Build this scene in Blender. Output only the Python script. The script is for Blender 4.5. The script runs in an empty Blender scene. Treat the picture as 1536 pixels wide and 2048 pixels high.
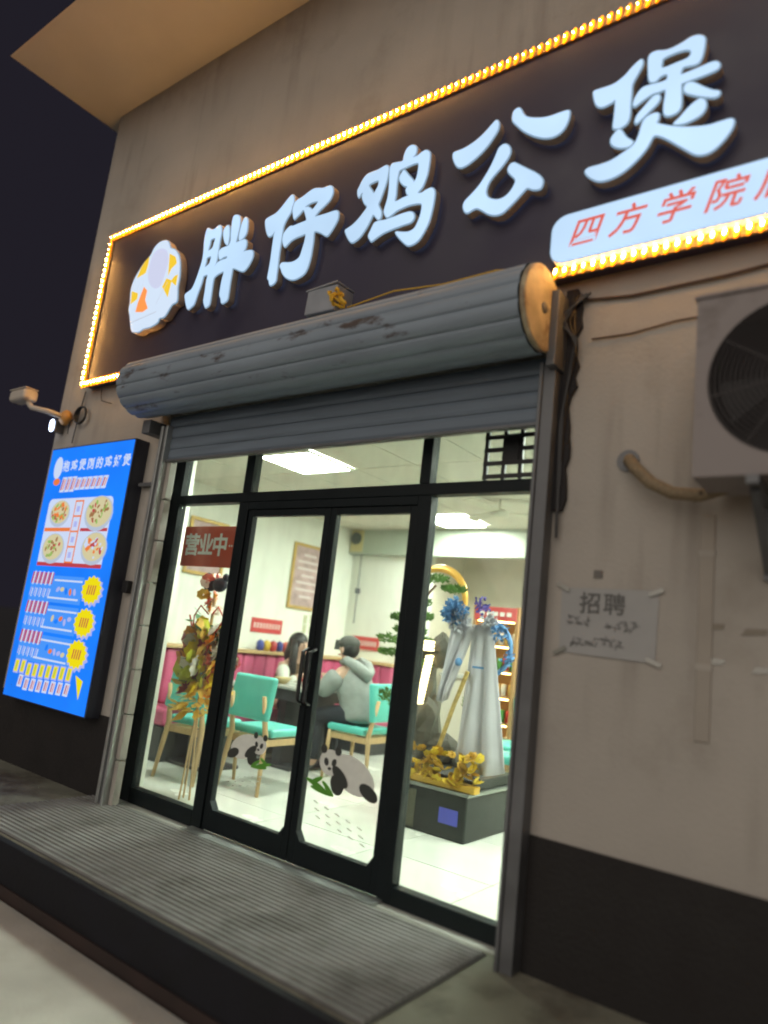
import bpy, bmesh, math, random
from mathutils import Vector, Matrix
random.seed(7)
S = bpy.context.scene
COL = S.collection
# ---------------------------------------------------------------- camera
cd = bpy.data.cameras.new('camera'); cam = bpy.data.objects.new('camera', cd); COL.objects.link(cam)
cd.sensor_fit = 'VERTICAL'; cd.sensor_height = 36.0; cd.lens = 1400/2048*36; cd.clip_end = 500; cd.clip_start = .05
cd.dof.use_dof = True; cd.dof.focus_distance = 4.7; cd.dof.aperture_fstop = .62      # soft phone picture taken at night
def cam_axes(yaw, pitch, roll):
    cy, sy, cp, sp = math.cos(yaw), math.sin(yaw), math.cos(pitch), math.sin(pitch)
    f = Vector((-sy*cp, cy*cp, sp)); r0 = Vector((cy, sy, 0)); u0 = r0.cross(f)
    cr, sr = math.cos(roll), math.sin(roll)
    return r0*cr+u0*sr, u0*cr-r0*sr, f
ra, ua, fa = cam_axes(0.653774, 0.181591, 0.115367)
cam.matrix_world = Matrix(((ra.x, ua.x, -fa.x, 0), (ra.y, ua.y, -fa.y, -3), (ra.z, ua.z, -fa.z, 1.27), (0, 0, 0, 1)))
S.camera = cam
# ---------------------------------------------------------------- night sky and the soft glow of the street behind the camera
W = bpy.data.worlds.new('World'); S.world = W; W.use_nodes = True
bg = W.node_tree.nodes['Background']; bg.inputs[0].default_value = (.0145, .0128, .0190, 1); bg.inputs[1].default_value = 1
sl = bpy.data.lights.new('street_glow', 'SUN'); sl.energy = 1.36; sl.angle = math.radians(70); sl.color = (1, .90, .78)
so = bpy.data.objects.new('street_glow', sl); COL.objects.link(so)
sun_dir = Vector((-.06, 1, -.42)); so.rotation_euler = sun_dir.to_track_quat('-Z', 'Y').to_euler()
vs = S.view_settings; vs.view_transform = 'Standard'; vs.look = 'None'; vs.gamma = 1; vs.exposure = 0; vs.use_curve_mapping = False
try:
    S.cycles.use_denoising = True; S.cycles.filter_width = 2.0; S.cycles.max_bounces = 8; S.cycles.transparent_max_bounces = 12; S.cycles.sample_clamp_indirect = 6
    S.cycles.caustics_reflective = False; S.cycles.caustics_refractive = False
except Exception: pass
# ---------------------------------------------------------------- materials
MATS = {}
def mat(name, col, rough=.6, metal=0., emit=None, es=1., noise=0., nscale=6., bump=0., bscale=40., spec=.5, stain=None, stain_scale=3., stain_lo=.55, stain_hi=.7, stretch=None, streak=None, evar=0.):
    if name in MATS: return MATS[name]
    m = bpy.data.materials.new(name); m.use_nodes = True; MATS[name] = m
    nt = m.node_tree; N = nt.nodes; L = nt.links; b = N['Principled BSDF']
    b.inputs['Base Color'].default_value = (*col, 1); b.inputs['Roughness'].default_value = rough; b.inputs['Metallic'].default_value = metal
    b.inputs['Specular IOR Level'].default_value = spec
    tc = N.new('ShaderNodeTexCoord'); co = tc.outputs['Object']
    if stretch:
        mp = N.new('ShaderNodeMapping'); mp.inputs['Scale'].default_value = stretch; L.new(co, mp.inputs[0]); co = mp.outputs[0]
    last = None
    if noise:
        n = N.new('ShaderNodeTexNoise'); n.inputs['Scale'].default_value = nscale; n.inputs['Detail'].default_value = 6; L.new(co, n.inputs['Vector'])
        r = N.new('ShaderNodeMapRange'); r.inputs[1].default_value = .3; r.inputs[2].default_value = .7; r.inputs[3].default_value = 1-noise; r.inputs[4].default_value = 1+noise
        L.new(n.outputs[0], r.inputs[0])
        v = N.new('ShaderNodeVectorMath'); v.operation = 'SCALE'; v.inputs[0].default_value = col; L.new(r.outputs[0], v.inputs['Scale']); last = v.outputs[0]
        rr = N.new('ShaderNodeMapRange'); rr.inputs[1].default_value = .3; rr.inputs[2].default_value = .7; rr.inputs[3].default_value = max(0, rough-.12); rr.inputs[4].default_value = min(1, rough+.12)
        L.new(n.outputs[0], rr.inputs[0]); L.new(rr.outputs[0], b.inputs['Roughness'])
    if stain:
        n2 = N.new('ShaderNodeTexNoise'); n2.inputs['Scale'].default_value = stain_scale; n2.inputs['Detail'].default_value = 8; n2.inputs['Roughness'].default_value = .65
        L.new(co, n2.inputs['Vector'])
        r2 = N.new('ShaderNodeMapRange'); r2.inputs[1].default_value = stain_lo; r2.inputs[2].default_value = stain_hi; L.new(n2.outputs[0], r2.inputs[0])
        mx = N.new('ShaderNodeMix'); mx.data_type = 'RGBA'; L.new(r2.outputs[0], mx.inputs[0])
        if last: L.new(last, mx.inputs[6])
        else: mx.inputs[6].default_value = (*col, 1)
        mx.inputs[7].default_value = (*stain, 1); last = mx.outputs[2]
    if last: L.new(last, b.inputs['Base Color'])
    if bump:
        n3 = N.new('ShaderNodeTexNoise'); n3.inputs['Scale'].default_value = bscale; n3.inputs['Detail'].default_value = 5; L.new(tc.outputs['Object'], n3.inputs['Vector'])
        bp = N.new('ShaderNodeBump'); bp.inputs['Strength'].default_value = bump; bp.inputs['Distance'].default_value = .01
        L.new(n3.outputs[0], bp.inputs['Height']); L.new(bp.outputs[0], b.inputs['Normal'])
    if emit:
        b.inputs['Emission Color'].default_value = (*emit, 1); b.inputs['Emission Strength'].default_value = es
    if streak:
        mp = N.new('ShaderNodeMapping'); mp.inputs['Scale'].default_value = (5, 5, .55); L.new(tc.outputs['Object'], mp.inputs[0])
        n4 = N.new('ShaderNodeTexNoise'); n4.inputs['Scale'].default_value = 1.6; n4.inputs['Detail'].default_value = 7; L.new(mp.outputs[0], n4.inputs['Vector'])
        n5 = N.new('ShaderNodeTexNoise'); n5.inputs['Scale'].default_value = .9; n5.inputs['Detail'].default_value = 3; L.new(tc.outputs['Object'], n5.inputs['Vector'])
        r4 = N.new('ShaderNodeMapRange'); r4.inputs[1].default_value = .50; r4.inputs[2].default_value = .72; r4.inputs[4].default_value = .55; L.new(n4.outputs[0], r4.inputs[0])
        r5 = N.new('ShaderNodeMapRange'); r5.inputs[1].default_value = .42; r5.inputs[2].default_value = .62; L.new(n5.outputs[0], r5.inputs[0])
        mu = N.new('ShaderNodeMath'); mu.operation = 'MULTIPLY'; L.new(r4.outputs[0], mu.inputs[0]); L.new(r5.outputs[0], mu.inputs[1])
        mx4 = N.new('ShaderNodeMix'); mx4.data_type = 'RGBA'; L.new(mu.outputs[0], mx4.inputs[0]); L.new(last, mx4.inputs[6]); mx4.inputs[7].default_value = (*streak, 1); L.new(mx4.outputs[2], b.inputs['Base Color'])
    if evar:
        n6 = N.new('ShaderNodeTexNoise'); n6.inputs['Scale'].default_value = 1.7; n6.inputs['Detail'].default_value = 2; L.new(tc.outputs['Object'], n6.inputs['Vector'])
        r6 = N.new('ShaderNodeMapRange'); r6.inputs[1].default_value = .3; r6.inputs[2].default_value = .7; r6.inputs[3].default_value = es*(1-evar); r6.inputs[4].default_value = es*(1+evar); L.new(n6.outputs[0], r6.inputs[0]); L.new(r6.outputs[0], b.inputs['Emission Strength'])
    return m
def glass_mat():
    m = bpy.data.materials.new('door_glass'); m.use_nodes = True; nt = m.node_tree; N = nt.nodes; N.clear()
    o = N.new('ShaderNodeOutputMaterial'); t = N.new('ShaderNodeBsdfTransparent'); t.inputs[0].default_value = (.93, .97, .94, 1)
    g = N.new('ShaderNodeBsdfGlossy'); g.inputs['Roughness'].default_value = .02
    lw = N.new('ShaderNodeLayerWeight'); lw.inputs[0].default_value = .5
    pw = N.new('ShaderNodeMath'); pw.operation = 'POWER'; pw.inputs[1].default_value = 4; nt.links.new(lw.outputs['Facing'], pw.inputs[0])
    f = N.new('ShaderNodeMath'); f.operation = 'MULTIPLY_ADD'; f.inputs[1].default_value = .6; f.inputs[2].default_value = .025; nt.links.new(pw.outputs[0], f.inputs[0]); mx = N.new('ShaderNodeMixShader')
    nt.links.new(f.outputs[0], mx.inputs[0]); nt.links.new(t.outputs[0], mx.inputs[1]); nt.links.new(g.outputs[0], mx.inputs[2]); 
    df = N.new('ShaderNodeBsdfDiffuse'); df.inputs[0].default_value = (.7,.75,.72,1); tc = N.new('ShaderNodeTexCoord'); mp = N.new('ShaderNodeMapping'); mp.inputs['Scale'].default_value = (3,3,1.2); nt.links.new(tc.outputs['Object'], mp.inputs[0])
    ns = N.new('ShaderNodeTexNoise'); ns.inputs['Scale'].default_value = 2.2; ns.inputs['Detail'].default_value = 8; nt.links.new(mp.outputs[0], ns.inputs['Vector'])
    rg = N.new('ShaderNodeMapRange'); rg.inputs[1].default_value = .42; rg.inputs[2].default_value = .75; rg.inputs[3].default_value = .008; rg.inputs[4].default_value = .06; nt.links.new(ns.outputs[0], rg.inputs[0])
    m2 = N.new('ShaderNodeMixShader'); nt.links.new(rg.outputs[0], m2.inputs[0]); nt.links.new(mx.outputs[0], m2.inputs[1]); nt.links.new(df.outputs[0], m2.inputs[2]); nt.links.new(m2.outputs[0], o.inputs[0])
    return m
GLASS = glass_mat()
# ---------------------------------------------------------------- mesh builder
class MB:
    def __init__(s): s.v = []; s.f = []
    def add(s, v, f):
        n = len(s.v); s.v += [tuple(p) for p in v]; s.f += [tuple(i+n for i in q) for q in f]; return s
    def box(s, x0, x1, y0, y1, z0, z1):
        return s.add([(x0,y0,z0),(x1,y0,z0),(x1,y1,z0),(x0,y1,z0),(x0,y0,z1),(x1,y0,z1),(x1,y1,z1),(x0,y1,z1)],
                     [(0,3,2,1),(4,5,6,7),(0,1,5,4),(1,2,6,5),(2,3,7,6),(3,0,4,7)])
    def bar(s, a, b, w, h=None, up=(0,0,1)):
        a = Vector(a); b = Vector(b); d = (b-a).normalized(); u = Vector(up)
        if abs(d.dot(u)) > .98: u = Vector((0,1,0))
        r = d.cross(u).normalized(); u = r.cross(d); h = h or w
        v = []
        for p in (a, b):
            for sx, sy in ((-1,-1),(1,-1),(1,1),(-1,1)): v.append(p+r*sx*w/2+u*sy*h/2)
        return s.add(v, [(0,1,2,3),(7,6,5,4),(0,4,5,1),(1,5,6,2),(2,6,7,3),(3,7,4,0)])
    def tube(s, pts, r, n=8, cap=True):
        pts = [Vector(p) for p in pts]; k = len(pts); rad = r if isinstance(r, (list, tuple)) else [r]*k
        v = []; prev = None
        for i, p in enumerate(pts):
            d = (pts[min(i+1,k-1)]-pts[max(i-1,0)]).normalized()
            if prev is None:
                u = Vector((0,0,1)) if abs(d.z) < .9 else Vector((0,1,0)); a = d.cross(u).normalized()
            else: a = (prev-d*prev.dot(d)).normalized()
            prev = a; b = d.cross(a)
            for j in range(n):
                t = 2*math.pi*j/n; v.append(p+(a*math.cos(t)+b*math.sin(t))*rad[i])
        f = [(i*n+j, i*n+(j+1)%n, (i+1)*n+(j+1)%n, (i+1)*n+j) for i in range(k-1) for j in range(n)]
        if cap: f += [tuple(range(n))[::-1], tuple((k-1)*n+j for j in range(n))]
        return s.add(v, f)
    def ell(s, c, r, nu=12, nv=8):
        v = [(c[0], c[1], c[2]-r[2])]
        for i in range(1, nv):
            t = -math.pi/2+math.pi*i/nv
            for j in range(nu):
                a = 2*math.pi*j/nu; v.append((c[0]+r[0]*math.cos(t)*math.cos(a), c[1]+r[1]*math.cos(t)*math.sin(a), c[2]+r[2]*math.sin(t)))
        v.append((c[0], c[1], c[2]+r[2])); f = [(0, 1+(j+1)%nu, 1+j) for j in range(nu)]
        for i in range(nv-2):
            for j in range(nu): f.append((1+i*nu+j, 1+i*nu+(j+1)%nu, 1+(i+1)*nu+(j+1)%nu, 1+(i+1)*nu+j))
        e = len(v)-1; o = 1+(nv-2)*nu; f += [(o+j, o+(j+1)%nu, e) for j in range(nu)]
        return s.add(v, f)
    def prism(s, pts, y0, y1):               # outline in x,z, front at y0
        n = len(pts); ar = sum(pts[i][0]*pts[(i+1)%n][1]-pts[(i+1)%n][0]*pts[i][1] for i in range(n))
        if ar < 0: pts = pts[::-1]
        v = [(p[0], y0, p[1]) for p in pts]+[(p[0], y1, p[1]) for p in pts]
        f = [tuple(range(n)), tuple(range(2*n-1, n-1, -1))]+[(i, i+n, (i+1)%n+n, (i+1)%n) for i in range(n)]
        return s.add(v, f)
    def lathe(s, prof, c, n=20):             # profile of (radius, z) about a vertical axis
        v = []; k = len(prof)
        for r, z in prof:
            for j in range(n):
                a = 2*math.pi*j/n; v.append((c[0]+r*math.cos(a), c[1]+r*math.sin(a), c[2]+z))
        f = [(i*n+j, i*n+(j+1)%n, (i+1)*n+(j+1)%n, (i+1)*n+j) for i in range(k-1) for j in range(n)]
        f += [tuple(range(n))[::-1], tuple((k-1)*n+j for j in range(n))]
        return s.add(v, f)
    def mesh(s, name, m, smooth=False):
        me = bpy.data.meshes.new(name); me.from_pydata(s.v, [], s.f); me.validate(); me.materials.append(m)
        if smooth:
            for p in me.polygons: p.use_smooth = True
        return me
    def obj(s, name, m, parent=None, bevel=0., smooth=False, loc=None, seg=2):
        o = bpy.data.objects.new(name, s.mesh(name, m, smooth)); COL.objects.link(o)
        if parent: o.parent = parent
        if loc: o.location = loc
        if bevel:
            b = o.modifiers.new('edge', 'BEVEL'); b.width = bevel; b.segments = seg; b.limit_method = 'ANGLE'
        if smooth and not bevel:
            pass
        return o
def tag(o, label=None, cat=None, group=None, kind=None):
    if label: o['label'] = label
    if cat: o['category'] = cat
    if group: o['group'] = group
    if kind: o['kind'] = kind
    return o
def thing(name, label, cat, loc=(0,0,0), rz=0, group=None):
    o = bpy.data.objects.new(name, None); COL.objects.link(o); o.location = loc; o.rotation_euler = (0,0,rz); o.empty_display_size = .1
    return tag(o, label, cat, group)
def copy_tree(o, parent=None):
    c = o.copy(); COL.objects.link(c); c.parent = parent
    for ch in list(o.children): copy_tree(ch, c)
    return c
def link_copy(me, name, parent, loc, rot=(0,0,0), sc=(1,1,1)):
    o = bpy.data.objects.new(name, me); COL.objects.link(o); o.parent = parent; o.location = loc; o.rotation_euler = rot; o.scale = sc; return o
def smooth_loop(pts, sub=3):
    out = []; n = len(pts)
    for i in range(n):
        p0, p1, p2, p3 = pts[i-1], pts[i], pts[(i+1)%n], pts[(i+2)%n]
        for k in range(sub):
            t = k/sub; q = []
            for a in (0, 1):
                q.append(.5*(2*p1[a]+(p2[a]-p0[a])*t+(2*p0[a]-5*p1[a]+4*p2[a]-p3[a])*t*t+(3*p1[a]-p0[a]-3*p2[a]+p3[a])*t**3))
            out.append(tuple(q))
    return out
def curve_mesh(cu, name):
    o = bpy.data.objects.new('tmp', cu); COL.objects.link(o); bpy.context.view_layer.update()
    dg = bpy.context.evaluated_depsgraph_get(); me = bpy.data.meshes.new_from_object(o.evaluated_get(dg)); me.name = name
    bpy.data.objects.remove(o); bpy.data.curves.remove(cu); return me
TO_WALL = Matrix.Rotation(math.pi/2, 4, 'X')     # curve plane xy -> xz, front towards -y
def loops_mesh(name, loops, depth, mats, y, bevel=.0, sub=3):
    cu = bpy.data.curves.new(name, 'CURVE'); cu.dimensions = '2D'; cu.fill_mode = 'BOTH'; cu.extrude = depth/2; cu.bevel_depth = bevel; cu.bevel_resolution = 2
    for l in loops:
        pts = smooth_loop(l, sub) if sub else l
        sp = cu.splines.new('POLY'); sp.points.add(len(pts)-1); sp.use_cyclic_u = True
        for i, p in enumerate(pts): sp.points[i].co = (p[0], p[1], 0, 1)
    me = curve_mesh(cu, name); me.transform(TO_WALL); me.transform(Matrix.Translation((0, y+depth/2+bevel, 0)))
    me.materials.clear()
    for m in mats: me.materials.append(m)
    for p in me.polygons:
        ny = p.normal.y; p.material_index = 0 if ny < -.97 or len(mats) < 3 else 1 if ny < -.25 else 3 if (ny > .97 and len(mats) > 3) else 2
    return me
def text_mesh(name, body, size, depth, m, shear=0., offset=0., align='CENTER'):
    cu = bpy.data.curves.new(name, 'FONT'); cu.body = body; cu.size = size; cu.extrude = depth/2; cu.shear = shear; cu.offset = offset
    cu.align_x = align; cu.align_y = 'CENTER'; cu.resolution_u = 3
    me = curve_mesh(cu, name); me.transform(TO_WALL); me.materials.clear(); me.materials.append(m)
    for p in me.polygons: p.material_index = 0
    return me
def skin(name, verts, edges, m, parent=None, sub=2, root=0):
    me = bpy.data.meshes.new(name); me.from_pydata([v[:3] for v in verts], edges, [])
    o = bpy.data.objects.new('tmp', me); COL.objects.link(o)
    if not me.skin_vertices: me.attributes  # layer comes with the modifier
    md = o.modifiers.new('skin', 'SKIN'); md.use_smooth_shade = True; md.branch_smoothing = .3
    if not me.skin_vertices:
        bm = bmesh.new(); bm.from_mesh(me); bm.verts.layers.skin.verify(); bm.to_mesh(me); bm.free()
    sv = me.skin_vertices[0].data
    for i, v in enumerate(verts):
        r = v[3]; sv[i].radius = (r, r) if not isinstance(r, tuple) else r; sv[i].use_root = (i == root)
    s2 = o.modifiers.new('sub', 'SUBSURF'); s2.levels = sub; s2.render_levels = sub
    bpy.context.view_layer.update(); dg = bpy.context.evaluated_depsgraph_get()
    out = bpy.data.meshes.new_from_object(o.evaluated_get(dg)); out.name = name; bpy.data.objects.remove(o)
    out.materials.clear(); out.materials.append(m)
    for p in out.polygons: p.use_smooth = True
    r = bpy.data.objects.new(name, out); COL.objects.link(r)
    if parent: r.parent = parent
    return r
GLYPH={
'pang':[
'-4.133,4.119 -4.113,4.118 -4.081,4.097 -4.04,4.092 -4.011,4.105 -3.988,4.107 -3.964,4.084 -3.952,4.034 -3.954,3.987 -3.953,3.922 -3.953,3.875 -3.951,3.828 -3.956,3.792 -3.964,3.773 -3.941,3.795 -3.907,3.803 -3.845,3.805 -3.839,3.82 -3.874,3.824 -3.91,3.815 -3.924,3.821 -3.942,3.863 -3.943,3.886 -3.918,3.903 -3.874,3.905 -3.843,3.906 -3.83,3.944 -3.84,4.002 -3.849,4.07 -3.849,4.112 -3.84,4.14 -3.811,4.138 -3.779,4.119 -3.764,4.091 -3.756,4.043 -3.759,3.989 -3.763,3.948 -3.766,3.908 -3.745,3.909 -3.708,3.91 -3.678,3.907 -3.656,3.891 -3.649,3.858 -3.654,3.828 -3.669,3.812 -3.632,3.809 -3.592,3.802 -3.568,3.785 -3.561,3.75 -3.569,3.721 -3.593,3.683 -3.623,3.658 -3.647,3.657 -3.687,3.675 -3.728,3.697 -3.757,3.704 -3.758,3.671 -3.759,3.595 -3.756,3.514 -3.758,3.47 -3.777,3.456 -3.803,3.451 -3.821,3.461 -3.835,3.496 -3.853,3.522 -3.857,3.563 -3.856,3.64 -3.849,3.702 -3.884,3.703 -3.92,3.696 -3.948,3.68 -3.954,3.649 -3.951,3.571 -3.949,3.498 -3.955,3.467 -3.987,3.456 -4.004,3.473 -4.027,3.519 -4.029,3.588 -4.033,3.681 -4.03,3.722 -4.073,3.723 -4.079,3.711 -4.087,3.662 -4.11,3.592 -4.131,3.518 -4.153,3.5 -4.19,3.486 -4.216,3.508 -4.251,3.576 -4.263,3.617 -4.228,3.633 -4.191,3.65 -4.164,3.703 -4.139,3.791 -4.125,3.868 -4.129,3.94 -4.14,4.01 -4.142,4.073',
'-4.061,4.012 -4.014,4.011 -4.019,3.977 -4.029,3.937 -4.072,3.925 -4.065,3.975',
'-4.072,3.868 -4.026,3.868 -4.028,3.839 -4.035,3.812 -4.077,3.794 -4.074,3.836',
'-3.889,4.079 -3.87,4.053 -3.856,3.997 -3.853,3.95 -3.856,3.914 -3.871,3.921 -3.897,3.948 -3.924,4.007 -3.93,4.051 -3.913,4.074',
'-3.708,4.089 -3.681,4.062 -3.669,4.004 -3.67,3.954 -3.693,3.924 -3.728,3.915 -3.742,3.931 -3.743,3.984 -3.735,4.046 -3.724,4.077'],
'zai':[
'-3.258,4.121 -3.238,4.101 -3.23,4.059 -3.237,4.031 -3.246,3.986 -3.272,3.95 -3.288,3.92 -3.296,3.893 -3.297,3.854 -3.297,3.785 -3.297,3.699 -3.293,3.614 -3.291,3.545 -3.29,3.503 -3.308,3.484 -3.335,3.48 -3.349,3.496 -3.36,3.524 -3.375,3.54 -3.375,3.583 -3.373,3.668 -3.376,3.768 -3.377,3.85 -3.373,3.884 -3.395,3.862 -3.423,3.86 -3.443,3.878 -3.466,3.92 -3.486,3.978 -3.484,4.005 -3.451,4.015 -3.396,4.023 -3.356,4.046 -3.318,4.078 -3.286,4.107',
'-3.219,4.049 -3.196,4.064 -3.15,4.073 -3.101,4.091 -3.056,4.1 -3.013,4.089 -2.976,4.078 -2.94,4.077 -2.915,4.075 -2.892,4.057 -2.882,4.028 -2.883,4 -2.9,3.968 -2.937,3.942 -2.983,3.914 -3.01,3.885 -2.982,3.881 -2.921,3.877 -2.872,3.876 -2.833,3.873 -2.814,3.861 -2.806,3.84 -2.807,3.804 -2.825,3.769 -2.847,3.738 -2.874,3.712 -2.9,3.723 -2.939,3.751 -2.988,3.775 -2.999,3.761 -2.995,3.711 -2.995,3.653 -2.998,3.589 -3.01,3.531 -3.029,3.495 -3.062,3.478 -3.112,3.47 -3.155,3.48 -3.203,3.508 -3.239,3.546 -3.257,3.579 -3.271,3.6 -3.264,3.619 -3.246,3.621 -3.201,3.609 -3.157,3.603 -3.117,3.611 -3.095,3.63 -3.083,3.677 -3.073,3.724 -3.073,3.778 -3.107,3.779 -3.159,3.777 -3.199,3.767 -3.228,3.749 -3.249,3.736 -3.266,3.751 -3.281,3.785 -3.285,3.808 -3.279,3.844 -3.251,3.871 -3.226,3.881 -3.204,3.874 -3.146,3.877 -3.089,3.879 -3.086,3.891 -3.103,3.93 -3.126,3.969 -3.154,3.949 -3.182,3.932 -3.201,3.924 -3.215,3.951 -3.227,3.989 -3.227,4.019',
'-3.116,3.985 -3.074,3.999 -3.033,3.999 -3.001,3.989 -3.017,3.967 -3.044,3.946 -3.068,3.965 -3.091,3.979'],
'ji':[
'-2.463,4.062 -2.444,4.038 -2.443,3.992 -2.449,3.941 -2.463,3.889 -2.479,3.837 -2.489,3.811 -2.477,3.784 -2.459,3.75 -2.457,3.716 -2.471,3.703 -2.489,3.719 -2.518,3.751 -2.531,3.729 -2.552,3.688 -2.575,3.656 -2.603,3.626 -2.639,3.608 -2.664,3.609 -2.691,3.636 -2.721,3.684 -2.729,3.708 -2.712,3.715 -2.675,3.728 -2.634,3.755 -2.6,3.788 -2.575,3.821 -2.601,3.851 -2.626,3.903 -2.622,3.931 -2.638,3.926 -2.652,3.909 -2.664,3.93 -2.67,3.961 -2.658,3.987 -2.641,4.021 -2.612,4.05 -2.573,4.054 -2.524,4.054 -2.492,4.06',
'-2.583,3.967 -2.551,3.978 -2.51,3.976 -2.508,3.942 -2.521,3.917 -2.534,3.897 -2.554,3.923',
'-2.271,4.126 -2.253,4.105 -2.25,4.076 -2.257,4.055 -2.271,4.048 -2.241,4.044 -2.207,4.058 -2.18,4.06 -2.156,4.041 -2.148,4.015 -2.147,3.964 -2.151,3.901 -2.163,3.855 -2.178,3.819 -2.204,3.795 -2.179,3.785 -2.146,3.794 -2.117,3.796 -2.096,3.783 -2.085,3.752 -2.086,3.694 -2.093,3.634 -2.105,3.576 -2.128,3.529 -2.156,3.489 -2.188,3.471 -2.227,3.47 -2.26,3.495 -2.306,3.544 -2.331,3.578 -2.322,3.582 -2.285,3.569 -2.238,3.558 -2.2,3.568 -2.18,3.602 -2.166,3.647 -2.163,3.696 -2.17,3.714 -2.195,3.724 -2.251,3.732 -2.301,3.729 -2.341,3.723 -2.37,3.709 -2.404,3.698 -2.423,3.715 -2.438,3.748 -2.432,3.784 -2.423,3.828 -2.421,3.894 -2.428,3.973 -2.433,4.027 -2.423,4.057 -2.391,4.055 -2.343,4.048 -2.337,4.084 -2.322,4.121 -2.298,4.134',
'-2.354,3.992 -2.29,3.998 -2.245,3.999 -2.221,3.988 -2.22,3.939 -2.225,3.899 -2.241,3.872 -2.247,3.888 -2.287,3.936 -2.321,3.979 -2.338,3.97 -2.351,3.941 -2.34,3.91 -2.31,3.876 -2.285,3.861 -2.293,3.843 -2.281,3.811 -2.269,3.798 -2.309,3.795 -2.362,3.788 -2.363,3.828 -2.366,3.89 -2.366,3.942 -2.362,3.974',
'-2.234,3.682 -2.215,3.662 -2.211,3.634 -2.231,3.615 -2.276,3.614 -2.336,3.611 -2.387,3.607 -2.427,3.601 -2.473,3.585 -2.505,3.572 -2.521,3.59 -2.536,3.617 -2.52,3.655 -2.504,3.688 -2.478,3.694 -2.418,3.686 -2.367,3.687 -2.306,3.69 -2.265,3.689'],
'gong':[
'-1.729,4.076 -1.714,4.051 -1.715,4.014 -1.736,3.979 -1.769,3.938 -1.813,3.901 -1.859,3.875 -1.896,3.861 -1.93,3.861 -1.957,3.882 -1.982,3.93 -1.988,3.965 -1.976,3.974 -1.931,3.974 -1.882,3.983 -1.829,4.004 -1.784,4.035 -1.749,4.065',
'-1.602,4.099 -1.585,4.079 -1.573,4.053 -1.551,4.025 -1.514,4.003 -1.464,3.983 -1.416,3.973 -1.364,3.972 -1.322,3.968 -1.312,3.951 -1.316,3.912 -1.33,3.878 -1.351,3.856 -1.383,3.846 -1.416,3.85 -1.455,3.866 -1.506,3.899 -1.559,3.945 -1.603,3.997 -1.629,4.033 -1.633,4.061 -1.627,4.091',
'-1.667,3.907 -1.639,3.884 -1.628,3.849 -1.638,3.816 -1.67,3.776 -1.703,3.746 -1.727,3.722 -1.745,3.692 -1.752,3.653 -1.738,3.617 -1.704,3.593 -1.668,3.582 -1.633,3.588 -1.605,3.61 -1.583,3.648 -1.585,3.674 -1.608,3.703 -1.628,3.73 -1.631,3.752 -1.619,3.771 -1.599,3.772 -1.567,3.747 -1.52,3.708 -1.468,3.665 -1.437,3.629 -1.428,3.601 -1.435,3.574 -1.451,3.57 -1.48,3.579 -1.51,3.597 -1.533,3.582 -1.574,3.545 -1.616,3.512 -1.644,3.496 -1.68,3.496 -1.723,3.515 -1.762,3.547 -1.796,3.571 -1.823,3.571 -1.854,3.562 -1.875,3.579 -1.886,3.612 -1.876,3.64 -1.838,3.67 -1.799,3.705 -1.771,3.743 -1.739,3.795 -1.713,3.854 -1.697,3.895'],
'bao':[
'-0.972,4.098 -0.961,4.083 -0.965,4.055 -0.985,4.017 -1.004,3.978 -1.006,3.927 -1.008,3.869 -1.008,3.811 -1.019,3.775 -1.048,3.761 -1.069,3.765 -1.084,3.778 -1.082,3.83 -1.08,3.888 -1.082,3.927 -1.097,3.919 -1.134,3.913 -1.158,3.92 -1.178,3.946 -1.191,3.994 -1.193,4.019 -1.177,4.023 -1.129,4.019 -1.087,4.021 -1.042,4.043 -1.008,4.075',
'-0.713,4.105 -0.692,4.086 -0.687,4.061 -0.692,4.007 -0.704,3.968 -0.722,3.957 -0.759,3.965 -0.777,3.965 -0.785,3.944 -0.783,3.931 -0.757,3.931 -0.712,3.933 -0.668,3.937 -0.639,3.933 -0.624,3.914 -0.627,3.894 -0.653,3.886 -0.702,3.884 -0.742,3.884 -0.77,3.883 -0.781,3.88 -0.78,3.84 -0.778,3.784 -0.783,3.753 -0.801,3.738 -0.834,3.739 -0.851,3.759 -0.853,3.804 -0.848,3.858 -0.851,3.883 -0.877,3.882 -0.906,3.884 -0.944,3.871 -0.983,3.852 -0.993,3.863 -0.989,3.89 -0.971,3.923 -0.947,3.939 -0.903,3.934 -0.869,3.93 -0.846,3.934 -0.842,3.952 -0.852,3.965 -0.876,3.962 -0.894,3.947 -0.914,3.95 -0.927,3.973 -0.932,4.028 -0.934,4.088 -0.923,4.109 -0.896,4.11 -0.857,4.095 -0.819,4.094 -0.782,4.101 -0.745,4.112',
'-0.865,4.055 -0.818,4.061 -0.771,4.056 -0.747,4.042 -0.744,4.021 -0.76,4.006 -0.806,4.004 -0.868,4.004 -0.871,4.035',
'-0.744,3.874 -0.719,3.857 -0.687,3.825 -0.651,3.793 -0.622,3.775 -0.622,3.756 -0.641,3.753 -0.685,3.775 -0.726,3.801 -0.761,3.829 -0.768,3.855 -0.76,3.871',
'-1.06,3.754 -1.042,3.742 -1.02,3.701 -0.989,3.667 -0.989,3.653 -1.007,3.644 -1.043,3.653 -1.074,3.673 -1.091,3.7 -1.087,3.727',
'-0.879,3.866 -0.873,3.847 -0.884,3.823 -0.917,3.797 -0.945,3.774 -0.973,3.756 -0.981,3.772 -0.97,3.802 -0.942,3.83 -0.914,3.859 -0.896,3.869',
'-0.694,3.768 -0.676,3.746 -0.675,3.714 -0.692,3.688 -0.727,3.675 -0.762,3.671 -0.799,3.68 -0.805,3.69 -0.782,3.708 -0.751,3.74 -0.72,3.763',
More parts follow.
